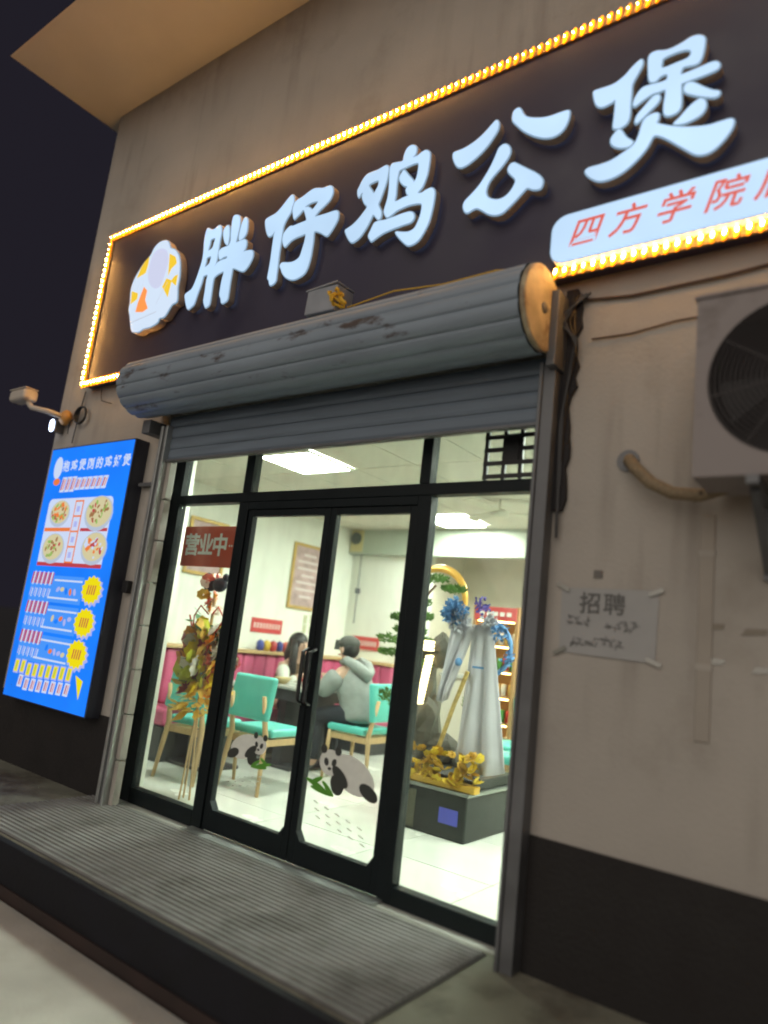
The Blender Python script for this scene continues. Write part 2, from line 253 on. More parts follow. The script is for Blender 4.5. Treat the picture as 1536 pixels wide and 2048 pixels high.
'-0.897,3.777 -0.875,3.766 -0.876,3.735 -0.882,3.721 -0.86,3.704 -0.817,3.678 -0.771,3.655 -0.712,3.634 -0.659,3.621 -0.616,3.62 -0.574,3.618 -0.56,3.603 -0.565,3.573 -0.585,3.54 -0.618,3.505 -0.651,3.486 -0.686,3.486 -0.717,3.503 -0.754,3.54 -0.796,3.583 -0.839,3.626 -0.877,3.655 -0.896,3.654 -0.918,3.612 -0.95,3.574 -0.992,3.539 -1.035,3.515 -1.085,3.504 -1.136,3.51 -1.174,3.537 -1.2,3.566 -1.208,3.589 -1.189,3.599 -1.141,3.597 -1.085,3.6 -1.031,3.62 -0.983,3.643 -0.96,3.69 -0.948,3.742 -0.93,3.768'],
'logo':[
'-4.655,4.171 -4.604,4.136 -4.569,4.082 -4.515,4.057 -4.453,3.999 -4.412,3.921 -4.384,3.802 -4.383,3.714 -4.37,3.653 -4.362,3.586 -4.417,3.571 -4.481,3.492 -4.546,3.487 -4.564,3.456 -4.647,3.436 -4.738,3.437 -4.79,3.422 -4.858,3.433 -4.907,3.462 -4.964,3.589 -4.998,3.652 -4.998,3.713 -5.022,3.826 -5.003,3.913 -4.962,3.974 -4.901,4.04 -4.828,4.088 -4.795,4.145 -4.733,4.176',
'-4.839,4.077 -4.834,4.009 -4.849,3.937 -4.96,3.917 -4.927,4.004 -4.882,4.05',
'-4.998,3.812 -4.902,3.771 -4.901,3.72 -4.981,3.695',
'-4.562,4.032 -4.475,3.982 -4.445,3.92 -4.503,3.89 -4.529,3.837',
'-4.404,3.816 -4.405,3.723 -4.472,3.774 -4.484,3.647 -4.58,3.754 -4.544,3.818 -4.474,3.784 -4.442,3.812',
'-4.834,3.812 -4.778,3.767 -4.784,3.69 -4.724,3.604 -4.789,3.586 -4.888,3.606 -4.876,3.687',
'-4.78,4.094 -4.7,4.111 -4.605,4.067 -4.564,3.978 -4.572,3.87 -4.605,3.769 -4.686,3.765 -4.773,3.835 -4.811,3.928 -4.809,4.022']}
def loops(key): return [[tuple(map(float, p.split(','))) for p in t.split()] for t in GLYPH[key]]
# ================================================================ SETTING
M_ASPHALT = mat('asphalt', (.045,.045,.05), .85, noise=.3, nscale=9, bump=.4, bscale=120)
M_PAVING = mat('pale_concrete', (.62,.61,.56), .8, noise=.12, nscale=2.2, bump=.25, bscale=90, stain=(.50,.48,.43), stain_scale=1.6, stain_lo=.5, stain_hi=.75)
M_STEP = mat('step_concrete', (.24,.24,.19), .85, noise=.2, nscale=3, bump=.35, bscale=70, stain=(.10,.085,.065), stain_scale=2.2, stain_lo=.48, stain_hi=.66)
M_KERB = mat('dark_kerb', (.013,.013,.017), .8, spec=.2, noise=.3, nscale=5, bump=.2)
M_WALL = mat('render_wall', (.41,.38,.345), .85, noise=.10, nscale=1.7, bump=.22, bscale=55, stain=(.27,.24,.20), stain_scale=1.3, stain_lo=.54, stain_hi=.8, streak=(.17,.145,.12))
M_WAINS = mat('dark_base_paint', (.011,.009,.009), .75, noise=.3, nscale=4, bump=.25, bscale=60)
M_WHITE = mat('white_plaster', (.80,.82,.75), .8, noise=.03, nscale=2)
M_TILE = mat('white_floor_tile', (.72,.74,.68), .22, noise=.03, nscale=1.4)
M_CEIL = mat('ceiling_board', (.66,.65,.57), .9, noise=.04, nscale=3, bump=.1, bscale=150)
M_GRID = mat('ceiling_grid', (.42,.41,.36), .6)
M_FRAME = mat('dark_door_frame', (.006,.010,.012), .5, metal=.0, spec=.22, noise=.15, nscale=8)
M_STEEL = mat('grey_shutter_steel', (.27,.325,.39), .55, metal=.1, noise=.08, nscale=2, stretch=(1.2,3,3), stain=(.085,.065,.06), stain_scale=2.6, stain_lo=.60, stain_hi=.68)
M_RAIL = mat('rail_steel', (.15,.155,.165), .5, metal=.3, noise=.2, nscale=6)
M_BRIGHT = mat('bright_steel', (.46,.48,.47), .4, metal=.6, noise=.1, nscale=9)

g = MB().add([(-120,-120,-.262),(120,-120,-.262),(120,120,-.262),(-120,120,-.262)], [(0,1,2,3)]).obj('ground', M_ASPHALT); tag(g, 'dark asphalt ground around the shop at night', kind='structure')
fc = MB().box(-9,3,-6,-.93,-.30,-.25).obj('pavement', M_PAVING); tag(fc, 'pale concrete pavement in front of the shop step', kind='structure')
pl = MB().box(-6.2,2.4,-.86,.05,-.30,0).obj('entrance_step', M_STEP, bevel=.008); tag(pl, 'concrete entrance step along the shop front', kind='structure')
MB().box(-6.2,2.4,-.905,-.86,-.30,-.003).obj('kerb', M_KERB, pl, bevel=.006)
MB().box(-6.2,2.4,-.916,-.9055,-.30,-.195).obj('kerb_foot', mat('rusty_foot', (.030,.018,.016), .85, noise=.4, nscale=4), pl)

# ---------------------------------------------------------------- the building
BL = thing('shop_building', 'beige rendered shop building with deep eave and dark painted base', 'building', (0,0,0))
OX0, OX1, OZ = -4.40, -1.36, 2.78
fw = MB().box(-6.06,OX0,0,.25,-.3,5.97).obj('front_wall', M_WALL, BL)
MB().box(OX1,2.6,0,.25,-.3,5.97).obj('front_wall', M_WALL, BL)
MB().box(OX0,OX1,0,.25,OZ,5.97).obj('front_wall', M_WALL, BL)
MB().add([(-6.30,-.96,5.97),(2.6,-.96,5.97),(2.6,.25,5.97),(-6.30,.25,5.97),(-6.30,-.93,5.985),(2.6,-.93,5.985),(2.6,.25,6.4),(-6.30,.25,6.4)],[(0,3,2,1),(0,1,5,4),(4,5,6,7),(2,3,7,6),(0,4,7,3),(1,2,6,5)]).obj('eave', mat('eave_paint', (.80,.73,.63), .8, noise=.06, nscale=1.5, bump=.1, bscale=40), BL)
MB().box(OX1+.03,2.6,-.012,0,0,.535).obj('wainscot', M_WAINS, BL)
MB().box(-6.063,OX0-.02,-.012,0,-.25,.535).obj('wainscot', M_WAINS, BL)
IX0, IX1, CZ, BY = -5.82, .2, 2.65, 4.05
MB().box(-6.06,IX0,.25,BY+1.2,-.1,3.0).obj('side_wall', M_WHITE, BL)
MB().box(IX1,IX1+.2,.25,BY+1.2,-.1,3.0).obj('side_wall', M_WHITE, BL)
MB().box(IX0,-4.66,BY,BY+.2,0,CZ).obj('back_wall', M_WHITE, BL)
M_TAN = mat('tan_wall', (.60,.55,.45), .8, noise=.06, nscale=2)
MB().box(-4.66,IX1,BY+.9,BY+1.1,0,CZ).obj('back_wall', M_TAN, BL)
MB().box(-4.86,-4.66,BY+.201,BY+1.1,0,CZ).obj('back_wall', M_TAN, BL)
MB().box(IX0+.002,IX1-.002,BY-.10,BY-.002,2.33,CZ-.002).obj('ceiling_beam', mat('beam_paint', (.40,.45,.38), .3), BL)
MB().box(-4.92,-4.66,.27,.50,0,CZ-.002).obj('pillar', M_WHITE, BL)
# floor of tiles
FL = MB().box(-6.0,IX1,.05,BY+1.2,-.2,-.004).obj('floor', mat('tile_joint', (.33,.33,.30), .8), BL)
tm = None
for i in range(8):
    for j in range(7):
        x0 = -5.9+.8*i; y0 = .06+.8*j
        if x0 > -.6: continue
        if tm is None: tm = MB().box(.0025,.7975,.0025,.7975,-.012,0).mesh('floor_tile', M_TILE)
        link_copy(tm, 'floor_tile', FL, (x0, y0, random.uniform(-.0006,.0006)))
# suspended ceiling
CE = MB().box(-6.0,IX1,.25,BY+1.2,CZ+.02,CZ+.1).obj('ceiling', M_GRID, BL)
cm = MB().box(.006,.594,.006,.594,.002,.02).mesh('ceiling_panel', M_CEIL)
LIGHTS = {(3,1),(3,5),(8,1),(6,5),(8,3)}
for i in range(10):
    for j in range(8):
        if (i,j) in LIGHTS: continue
        link_copy(cm, 'ceiling_panel', CE, (-6.08+.6*i, .16+.6*j+.0, CZ+random.uniform(-.001,.001)))
M_LAMP = mat('lamp_diffuser', (.9,.95,.9), .5, emit=(.95,1.,.90), es=80)
M_WFRAME = mat('white_trim', (.75,.75,.70), .4)
def panel_light(i, j, label):
    x0, y0 = -6.08+.6*i, .16+.6*j
    t = thing('ceiling_light', label, 'ceiling light', (x0+.3, y0+.3, CZ), group='square ceiling lights')
    MB().box(-.265,.265,-.265,.265,-.014,-.004).obj('diffuser', M_LAMP, t)
    for a in ((-.29,-.266,-.29,.29),(.266,.29,-.29,.29),(-.265,.265,-.29,-.266),(-.265,.265,.266,.29)):
        MB().box(a[0],a[1],a[2],a[3],-.018,0).obj('frame', M_WFRAME, t)
panel_light(3,1,'bright square ceiling light just behind the middle transom pane')
panel_light(3,5,'bright square ceiling light farther back, seen through the right glass pane')
panel_light(8,1,'added square ceiling light over the entrance floor, unseen behind the shutter')  # from here on unseen panels, added to brighten the room
panel_light(6,5,'added unseen square ceiling light at the back right of the room')
panel_light(8,3,'added unseen square ceiling light at the far right of the room')

# ================================================================ SHOP SIGN
SG = thing('shop_sign', 'wide dark shop sign with glowing white characters and an amber LED border', 'shop sign', (-2.6,-.04,3.1))
def sg(o): o.parent = SG; o.matrix_parent_inverse = Matrix.Translation((2.6,.04,-3.1)); return o
M_BOARD = mat('sign_board', (.040,.034,.066), .5, noise=.10, nscale=2.5)
sg(MB().box(-5.585,1.2,-.08,-.001,3.10,4.49).obj('board', M_BOARD, bevel=.004))
M_FACE = mat('letter_face', (.10,.10,.10), .4, emit=(.52,.745,1.), es=.99, evar=.10)
M_RIM = mat('letter_rim', (.15,.15,.15), .3, emit=(.26,.42,.58), es=.75)
M_SIDE = mat('letter_side', (.64,.52,.41), .5, metal=.0, noise=.08, nscale=12)
M_HALO = mat('letter_added_glow', (.3,.3,.3), .5, emit=(.5,.62,.9), es=.5)  # glow added behind the letters to imitate lens haze around them
for k in ('pang','zai','ji','gong','bao'):
    me = loops_mesh('letter', loops(k), .046, (M_FACE, M_RIM, M_SIDE, M_HALO), -.155, bevel=.007)
    o = bpy.data.objects.new('letter', me); COL.objects.link(o); sg(o)
# emblem
lg = loops('logo')
M_LW = mat('emblem_white', (.1,.1,.1), .4, emit=(.60,.72,.88), es=1.05)
M_LY = mat('emblem_yellow', (.1,.08,.02), .4, emit=(.95,.62,.03), es=.95)
M_LO = mat('emblem_orange', (.5,.2,.1), .4, emit=(.95,.30,.06), es=.9)
em = bpy.data.objects.new('emblem', loops_mesh('emblem', [lg[0]], .052, (M_LW, M_RIM, M_SIDE), -.15, bevel=.008)); COL.objects.link(em); sg(em)
def patch(l, m, y, name, parent):
    o = MB().prism(l, y, y+.002).obj(name, m, parent); return o
for l in lg[1:5]: patch(l, M_LY, -.1525, 'yellow_patch', em)
patch(lg[5], M_LO, -.153, 'orange_patch', em)
patch(smooth_loop(lg[6]), mat('emblem_lilac', (.1,.1,.1), .4, emit=(.60,.64,.84), es=.98), -.1527, 'pale_patch', em)
M_LG = mat('emblem_grey', (.5,.5,.5), .4, emit=(.40,.47,.60), es=.9)
for a, b in (((-4.93,3.52),(-4.60,3.55)),((-4.62,3.62),(-4.52,3.78)),((-4.92,3.80),(-4.90,3.88)),((-4.87,3.80),(-4.85,3.87))):
    patch([(a[0],a[1]-.004),(b[0],b[1]-.004),(b[0],b[1]+.004),(a[0],a[1]+.004)], M_LG, -.1528, 'grey_line', em)
# white pill panel with the branch name
pill = []
for cx, cz, a0 in ((-1.29,3.315,90),(-1.29,3.215,180)):
    for k in range(7):
        a = math.radians(a0+k*15); pill.append((cx+.075*math.cos(a), cz+.075*math.sin(a)))
pill += [(.9,3.14),(.9,3.39)]
pm = loops_mesh('name_panel', [pill], .045, (M_FACE, M_RIM, M_SIDE), -.135, bevel=.006, sub=0)
po = bpy.data.objects.new('name_panel', pm); COL.objects.link(po); sg(po)
M_RED = mat('red_lettering', (.5,.06,.03), .5, emit=(.66,.11,.08), es=.8)
for ch, x in zip('四方学院店', (-1.205,-1.01,-.805,-.60,-.405)):
    o = bpy.data.objects.new('character', text_mesh('character', ch, .155, .002, M_RED, shear=.32, offset=.0015)); COL.objects.link(o); o.location = (x, -.1375, 3.268); o.parent = po
# amber LED border
M_LEDC = mat('amber_led_core', (.6,.5,.3), .3, emit=(1.,.50,.12), es=260.)
M_CHAN = mat('led_channel', (.40,.25,.09), .5)
def capsule(hw, hh, d):
    b = MB(); b.ell((0,0,0), (hw, d, hh), 8, 6); return b
lenses = [capsule(.0115,.036,.010).mesh('led', mat('amber_led_%s' % n_, (.6,.35,.05), .3, emit=(1.,.27,.0), es=e_), True) for n_, e_ in (('dim',2.1),('mid',2.9),('full',3.7))]
core = MB().ell((0,-.009,0), (.0052,.005,.012), 6, 5).mesh('led_core', M_LEDC, True)
def strip(x0, z0, x1, z1, step=.047, two=False):
    L = math.hypot(x1-x0, z1-z0); hz = abs(x1-x0) > abs(z1-z0)
    b = MB()
    if hz: b.box(min(x0,x1)-.02, max(x0,x1)+.02, -.094, -.081, z0-.026, z0+.026)
    else: b.box(x0-.026, x0+.026, -.094, -.081, min(z0,z1)-.02, max(z0,z1)+.02)
    st = sg(b.obj('led_strip', M_CHAN))
    n = int(L/step)
    for i in range(n+1):
        t = i/max(n,1); x = x0+(x1-x0)*t; z = z0+(z1-z0)*t
        o = link_copy(random.choice(lenses), 'led', st, (x, -.100, z), (0, math.radians(14 if hz else 0), 0)); 
        k_ = bright(x, z)*random.uniform(.85,1.1)
        if k_ > .2: link_copy(core, 'led', st, (x, -.102, z), (0, math.radians(14 if hz else 0), 0), (k_, 1, k_))
def bright(x, z): return 1. if z < 4.3 else max(.32, min(1., (x+5.6)/.7, (-1.2-x)/1.6))
strip(-5.575,4.475,1.1,4.475); strip(-5.575,4.41,-5.575,3.16,.05); strip(-5.575,3.11,-4.62,3.11); strip(-1.345,3.115,1.1,3.115)

# ================================================================ ROLLER SHUTTER
RS = thing('roller_shutter', 'rolled up grey steel roller shutter with rusty ribs over the doorway', 'roller shutter', (-2.9,0,2.4))
def rs(o): o.parent = RS; o.matrix_parent_inverse = Matrix.Translation((2.9,0,-2.4)); return o
RC = (-.215, 2.875)
prof = []
NS = 15
for i in range(NS*8):
    a = 2*math.pi*i/(NS*8); u = (i % 8)/8
    r = .203+.008*(math.sin(math.pi*u)**.7 if u > 0 else 0)-.003*(1 if u < .1 else 0)
    prof.append((RC[0]+r*math.cos(a), RC[1]+r*math.sin(a)))
b = MB(); n = len(prof); xs = [-4.50+(3.13*k/14) for k in range(15)]
for k, x in enumerate(xs):
    for (y, z) in prof:
        w = .004*math.sin(k*1.7)+.003*math.sin(k*.6+1)
        b.v.append((x, y+w, z+w*.6))
for k in range(len(xs)-1):
    for i in range(n): b.f.append((k*n+i, k*n+(i+1)%n, (k+1)*n+(i+1)%n, (k+1)*n+i))
ro = rs(b.obj('shutter_roll', M_STEEL, smooth=False))
M_PLATE = mat('worn_led_lit_plate', (.46,.39,.26), .6, metal=.0, noise=.3, nscale=9, stain=(.16,.09,.05), stain_scale=8, stain_lo=.5, stain_hi=.7)  # LED yellow put into the base colour; the brown rust is wear
def disc(x, r, th, name, m):
    b = MB(); k = 40; v = []
    for xx, rr in ((x-th/2, r-.006), (x-th/2+.004, r), (x+th/2-.004, r), (x+th/2, r-.006)):
        for i in range(k): a = 2*math.pi*i/k; v.append((xx, RC[0]+rr*math.cos(a), RC[1]+rr*math.sin(a)))
    f = [(s*k+i, (s+1)*k+i, (s+1)*k+(i+1)%k, s*k+(i+1)%k) for s in range(3) for i in range(k)]
    f += [tuple(range(k)), tuple(3*k+i for i in range(k))[::-1]]
    return rs(b.add(v, f).obj(name, m))
disc(-1.352, .205, .03, 'end_plate', M_PLATE); disc(-4.515, .19, .02, 'end_plate', M_RAIL)
rs(MB().ell((-1.335, RC[0], RC[1]), (.012,.028,.028)).obj('axle', M_RAIL))
for k in range(4):     # flat slats of the curtain still hanging below the roll
    z1 = 2.70-k*.083
    s_ = MB().add([(-4.30,-.050,z1),(-1.37,-.050,z1),(-1.37,-.058,z1-.02),(-4.30,-.058,z1-.02),(-1.37,-.058,z1-.06),(-4.30,-.058,z1-.06),(-1.37,-.052,z1-.080),(-4.30,-.052,z1-.080),(-4.30,-.036,z1),(-1.37,-.036,z1),(-1.37,-.036,z1-.080),(-4.30,-.036,z1-.080)],
        [(0,3,2,1),(3,5,4,2),(5,7,6,4),(8,9,10,11),(0,1,9,8),(7,11,10,6),(0,8,11,7,5,3),(1,2,4,6,10,9)])
    rs(s_.obj('slat', mat('shaded_curtain_steel', (.16,.20,.25), .6, metal=.05, noise=.15, nscale=3, stretch=(.5,6,6))))  # shade under the roll put into the colour as a darker steel
rs(MB().box(-4.32,-1.365,-.075,-.03,2.352,2.370).obj('bottom_bar', M_RAIL, bevel=.004))
# guide rails
rs(MB().box(-1.392,-1.375,-.10,-.001,0,2.66).obj('guide_rail', M_RAIL, bevel=.003)); rs(MB().box(-1.374,-1.315,-.088,-.001,0,2.66).obj('guide_rail', M_RAIL, bevel=.003))
rs(MB().box(-4.345,-4.315,-.10,-.001,0,2.62).obj('guide_rail', M_BRIGHT, bevel=.003)); rs(MB().box(-4.314,-4.285,-.085,-.001,0,2.62).obj('guide_rail', M_RAIL)); rs(MB().box(-4.284,-4.262,-.10,-.001,0,2.62).obj('guide_rail', M_BRIGHT, bevel=.003))
rs(MB().box(-1.345,-1.30,-.14,-.001,2.62,3.0).obj('bracket', M_RAIL, bevel=.004)); rs(MB().box(-4.49,-4.40,-.16,-.001,2.56,2.66).obj('bracket', M_RAIL, bevel=.004))
# pale tiled strip beside the left rail
TS = thing('tile_edging', 'narrow strip of pale tiles beside the left guide rail', 'tiles', (-4.24,0,0))
M_PT = mat('pale_wall_tile', (.42,.39,.35), .5, noise=.15, nscale=5)
for k in range(8):
    MB().box(-.021,.021,-.055,-.001,.006+k*.297,.297+k*.297-.006).obj('tile', M_PT, TS, bevel=.003)
# small box with a knotted yellow cord on top of the shutter roll
BX = thing('junction_box', 'small grey metal box with a yellow cord knot on top of the shutter roll', 'box', (-2.70,-.24,3.085), math.radians(-4))
q = MB().box(-.125,.125,-.07,.07,0,.155).obj('case', mat('box_grey', (.34,.36,.40), .5, noise=.1, nscale=9), BX, bevel=.008); q.rotation_euler = (0, math.radians(4), 0)
MB().box(-.13,.13,-.075,.075,.156,.168).obj('lid', MATS['box_grey'], BX, bevel=.004)
M_CORD = mat('yellow_cord', (.80,.48,.04), .7)
kp = [(.13+.05*math.cos(t*1.9)*(.5+.5*math.sin(t*.7)), -.06+.035*math.sin(t*2.3), .06+.05*math.sin(t*1.3)) for t in [i*.35 for i in range(34)]]
MB().tube(kp, .008, 6).obj('cord', M_CORD, BX); MB().tube([(.16,-.06,.06),(.20,-.08,.02),(.235,-.085,-.005)], .009, 6).obj('cord', M_CORD, BX)
tag(MB().tube([(-2.52,-.27,3.095),(-2.2,-.27,3.125),(-1.9,-.25,3.105),(-1.6,-.24,3.115),(-1.40,-.20,3.105)], .004, 5).obj('cord_line', M_CORD), 'thin orange cord running along the top of the shutter roll', 'cord')
# ================================================================ GLAZED SHOP FRONT AND DOORS
SF = thing('shopfront_frame', 'dark metal shopfront frame with a transom and two fixed side panes', 'shopfront', (-2.9,.12,0))
def sf(o): o.parent = SF; o.matrix_parent_inverse = Matrix.Translation((2.9,-.12,0)); return o
Y0, Y1 = .12, .19
def fb(x0, x1, z0, z1, y0=Y0, y1=Y1, name='frame_bar', bev=.004): return sf(MB().box(x0,x1,y0,y1,z0,z1).obj(name, M_FRAME, bevel=bev))
fb(-4.398,-4.285,0,2.78); fb(-1.470,-1.362,0,2.78)                       # outer jambs
fb(-4.284,-1.471,2.445,2.78)                                             # head
fb(-4.284,-1.471,2.082,2.148, Y0-.004)                                   # transom bar
fb(-3.625,-3.535,0,2.081); fb(-3.615,-3.535,2.149,2.444)
fb(-2.165,-2.075,0,2.081); fb(-2.170,-2.100,2.149,2.444)
fb(-4.284,-3.626,0,.10); fb(-2.074,-1.471,0,.085)                        # low rails under the side panes
fb(-3.534,-2.166,2.030,2.081)
def pane(x0, x1, z0, z1, parent=None, y=.155):
    o = MB().box(x0,x1,y,y+.006,z0,z1).obj('pane', GLASS, parent)
    return o if parent else sf(o)
pane(-4.284,-3.626,.10,2.082); pane(-2.074,-1.471,.085,2.082)
pane(-4.284,-3.616,2.148,2.445); pane(-3.534,-2.171,2.148,2.445); pane(-2.099,-1.471,2.148,2.445)
M_HANDLE = mat('handle_steel', (.012,.013,.015), .45)
def leaf(x0, x1, label, hx):
    d = thing('glass_door', label, 'door', (x0,.13,0), group='pair of glass doors')
    w = x1-x0; s = .045
    for a in ((0,s,.012,2.028),(w-s,w,.012,2.028)): MB().box(a[0],a[1],0,.045,a[2],a[3]).obj('stile', M_FRAME, d, bevel=.004)
    MB().box(s,w-s,0,.045,1.985,2.028).obj('top_rail', M_FRAME, d, bevel=.004); MB().box(s,w-s,0,.045,.012,.135).obj('bottom_rail', M_FRAME, d, bevel=.004)
    MB().box(s,w-s,.019,.025,.135,1.985).obj('pane', GLASS, d)
    for a, b_ in ((s,.135),(w-s,.135)):
        sx = 1 if a == s else -1
        MB().prism([(a,b_),(a+sx*.035,b_),(a,b_+.05)], -.002, .047).obj('corner_block', M_FRAME, d)
    MB().tube([(hx-x0,-.002,.86),(hx-x0,-.05,.88),(hx-x0,-.05,1.16),(hx-x0,-.002,1.18)], .012, 8).obj('handle', M_HANDLE, d)
leaf(-3.530,-2.806,'left leaf of the dark framed glass doors', -2.83); leaf(-2.798,-2.170,'right leaf of the dark framed glass doors', -2.775)
# threshold plate
tag(MB().prism([(-3.60,0),(-2.12,0),(-2.12,.014),(-3.60,.014)], .02, .115).obj('threshold', M_BRIGHT), 'pale metal threshold plate under the glass doors', 'threshold')

# dark lattice fixed in the right transom pane
LT = thing('vent_grille', 'black lattice vent in the transom pane beside the right jamb', 'vent', (-1.62,.145,2.30))
M_BLK = mat('black_plastic', (.012,.012,.014), .5)
for x in (-.150,-.045,.050,.145): MB().box(x-.011,x+.011,-.012,.004,-.145,.140).obj('grille_bar', M_BLK, LT)
for z in (-.130,-.060,.012,.082,.138): MB().box(-.160,.146,-.018,-.013,z-.012,z+.012).obj('grille_bar', M_BLK, LT)
MB().box(-.034,.039,-.020,-.008,-.048,.070).obj('motor', M_BLK, LT)

# open-for-business sign stuck inside the left pane
OP = thing('open_sign', 'red plastic sign with white characters behind the left glass pane', 'sign', (-3.955,.185,1.785))
MB().box(-.290,.290,0,.006,-.145,.145).obj('plate', mat('red_plastic', (.50,.075,.035), .5, noise=.08, nscale=8), OP, bevel=.003)
M_WT = mat('white_print', (.78,.80,.76), .6)
for ch, x in zip('营业中', (-.185,-.03,.12)):
    o = bpy.data.objects.new('character', text_mesh('character', ch, .165, .002, M_WT, offset=.004)); COL.objects.link(o); o.parent = OP; o.location = (x,-.002,0)
for k in range(3): MB().box(.215+k*.022,.226+k*.022,-.003,-.001,.0,.012).obj('dot', M_WT, OP)

# panda stickers on the door glass
M_PW = mat('sticker_white', (.80,.82,.76), .6, noise=.05, nscale=20); M_PB = mat('sticker_black', (.045,.05,.045), .6); M_PG = mat('sticker_green', (.10,.34,.03), .6); M_PGR = mat('sticker_grey', (.55,.57,.52), .7)
def ellp(cx, cz, rx, rz, rot=0, n=20):
    c, s_ = math.cos(rot), math.sin(rot)
    return [(cx+rx*math.cos(t)*c-rz*math.sin(t)*s_, cz+rx*math.cos(t)*s_+rz*math.sin(t)*c) for t in [2*math.pi*i/n for i in range(n)]]
def panda(x, z, sc, fl, label):
    t = thing('panda_sticker', label, 'sticker', (x,.148,z), group='panda stickers on the doors')
    k = [0]
    def e(cx, cz, rx, rz, m, name, rot=0):
        k[0] += 1; y = -.0006*k[0]
        MB().prism([(fl*p[0]*sc, p[1]*sc) for p in ellp(cx,cz,rx,rz,rot)], y, y+.0004).obj(name, m, t)
    e(0,0,.20,.115,M_PW,'body',-.3); e(.15,-.085,.085,.045,M_PB,'leg',-.4); e(-.12,-.08,.06,.075,M_PB,'leg',.3)
    e(-.20,.045,.10,.085,M_PW,'head'); e(-.27,.125,.03,.03,M_PB,'ear'); e(-.14,.13,.03,.03,M_PB,'ear'); e(-.235,.045,.02,.027,M_PB,'eye_patch',.4); e(-.165,.05,.02,.027,M_PB,'eye_patch',-.4); e(-.20,.005,.016,.010,M_PB,'nose')
    e(-.10,-.03,.04,.09,M_PB,'arm',.9)
    for dx, dz, l, r in ((-.30,-.12,.10,-.25),(-.24,-.15,.11,-.1),(-.30,-.09,.06,.5),(-.19,-.125,.07,-.6)): e(dx,dz,l,.017,M_PG,'bamboo',r)
    for j in range(3):
        for q in range(5): e(-.28+q*.1+.02*j, -.23-.045*j-.02*q, .026,.004,M_PGR,'caption',-.25)
panda(-3.27,.545,.62,-1,'panda sticker with green bamboo on the left glass door'); panda(-2.42,.545,.80,1,'larger panda sticker with green bamboo on the right glass door')

# ================================================================ RIBBED ENTRANCE MAT
DM = thing('door_mat', 'long ribbed grey door mat covering the entrance step', 'door mat', (-2.9,-.4,0))
M_MAT = mat('mat_rubber', (.25,.25,.245), .85, noise=.2, nscale=2.6, bump=.2, bscale=200, stain=(.15,.147,.14), stain_scale=2.3, stain_lo=.46, stain_hi=.66)
MB().box(-1.62,1.42,-.45,.41,.001,.007).obj('mat_base', mat('mat_base_rubber', (.11,.108,.105), .9, noise=.2, nscale=5), DM)
for k in range(23):
    y = -.445+k*.0375
    MB().add([(-1.61,y,.007),(1.41,y,.007),(1.41,y+.024,.007),(-1.61,y+.024,.007),(-1.61,y+.004,.0155),(1.41,y+.004,.0155),(1.41,y+.020,.0155),(-1.61,y+.020,.0155)],
             [(4,5,6,7),(0,1,5,4),(2,3,7,6),(1,2,6,5),(3,0,4,7)]).obj('rib', M_MAT, DM)

# ================================================================ MENU LIGHT BOX
LB = thing('menu_lightbox', 'tall glowing blue menu light box with dish pictures left of the doorway', 'light box', (-5.20,-.07,.507))
LX, LZ = -5.20, .507
def em_(name, c, s_=1.): return mat(name, (.02,.02,.02), .5, emit=c, es=s_, spec=.2)
M_BLUE = mat('backlit_blue', (.02,.02,.02), .4, emit=(.003,.205,1.), es=1.02, evar=.16, spec=.35); M_BLUE2 = em_('backlit_pale_blue', (.06,.30,.95), 1.); M_LBW = em_('backlit_white', (.62,.72,.95), .95); M_LBY = em_('backlit_yellow', (.85,.72,.0), 1.); M_LBR = em_('backlit_red', (.55,.05,.07), .9); M_LBO = em_('backlit_orange', (.90,.22,.05), .9)
M_LBG = em_('backlit_green', (.35,.60,.14), .8); M_LBB = em_('backlit_brown', (.42,.20,.08), .8); M_LBC = em_('backlit_cream', (.75,.68,.40), .85); M_LBL = em_('backlit_lilac', (.45,.50,.95), .9)
MB().box(-.60,.60,-.05,.069,0,2.04).obj('case', mat('lightbox_case', (.03,.033,.05), .5), LB, bevel=.004)
face = MB().box(-.588,.588,-.055,-.050,.012,2.028).obj('face', M_BLUE, LB)
def P(x, z): return (x-LX, z-LZ)
_ly = [0]
def fl(pts, m, name, parent=None, lay=1):
    y = -.0555-.0012*lay
    return MB().prism([P(*p) for p in pts], y, y+.0010).obj(name, m, parent or face)
def rect(x0, x1, z0, z1, m, name, parent=None, lay=1, sk=0): return fl([(x0,z0),(x1,z0),(x1+sk,z1),(x0+sk,z1)], m, name, parent, lay)
def word(s_, x, z, size, m, lay=2, shear=0., off=0., step=None, parent=None):
    n = len(s_)
    for i, ch in enumerate(s_):
        o = bpy.data.objects.new('character', text_mesh('character', ch, size, .0008, m, shear=shear, offset=off)); COL.objects.link(o); o.parent = parent or face
        o.location = (x+(i*(step or size))-LX, -.0555-.0012*lay, z-LZ)
fl(ellp(-5.64,2.37,.065,.095), M_LBW, 'emblem'); fl(ellp(-5.62,2.25,.05,.03), M_LBO, 'emblem', lay=2)
word('抱鸡煲刚的鸡好煲', -5.515, 2.372, .098, M_LBW, off=.0025, step=.122)
for i in range(9):
    x = -5.52+i*.075; h = .11 if i < 3 else .085
    rect(x-.030,x+.034,2.222-h/2-.008,2.222+h/2+.008,M_LBW,'headline_stroke',lay=1,sk=.02); 
    rect(x-.018,x-.004,2.222-h/2+.01,2.222+h/2-.006,M_LBR,'headline_stroke',lay=2,sk=.02); rect(x+.012,x+.022,2.222-h/2+.012,2.222+h/2-.012,M_LBO,'headline_stroke',lay=2,sk=.02)
rr = []
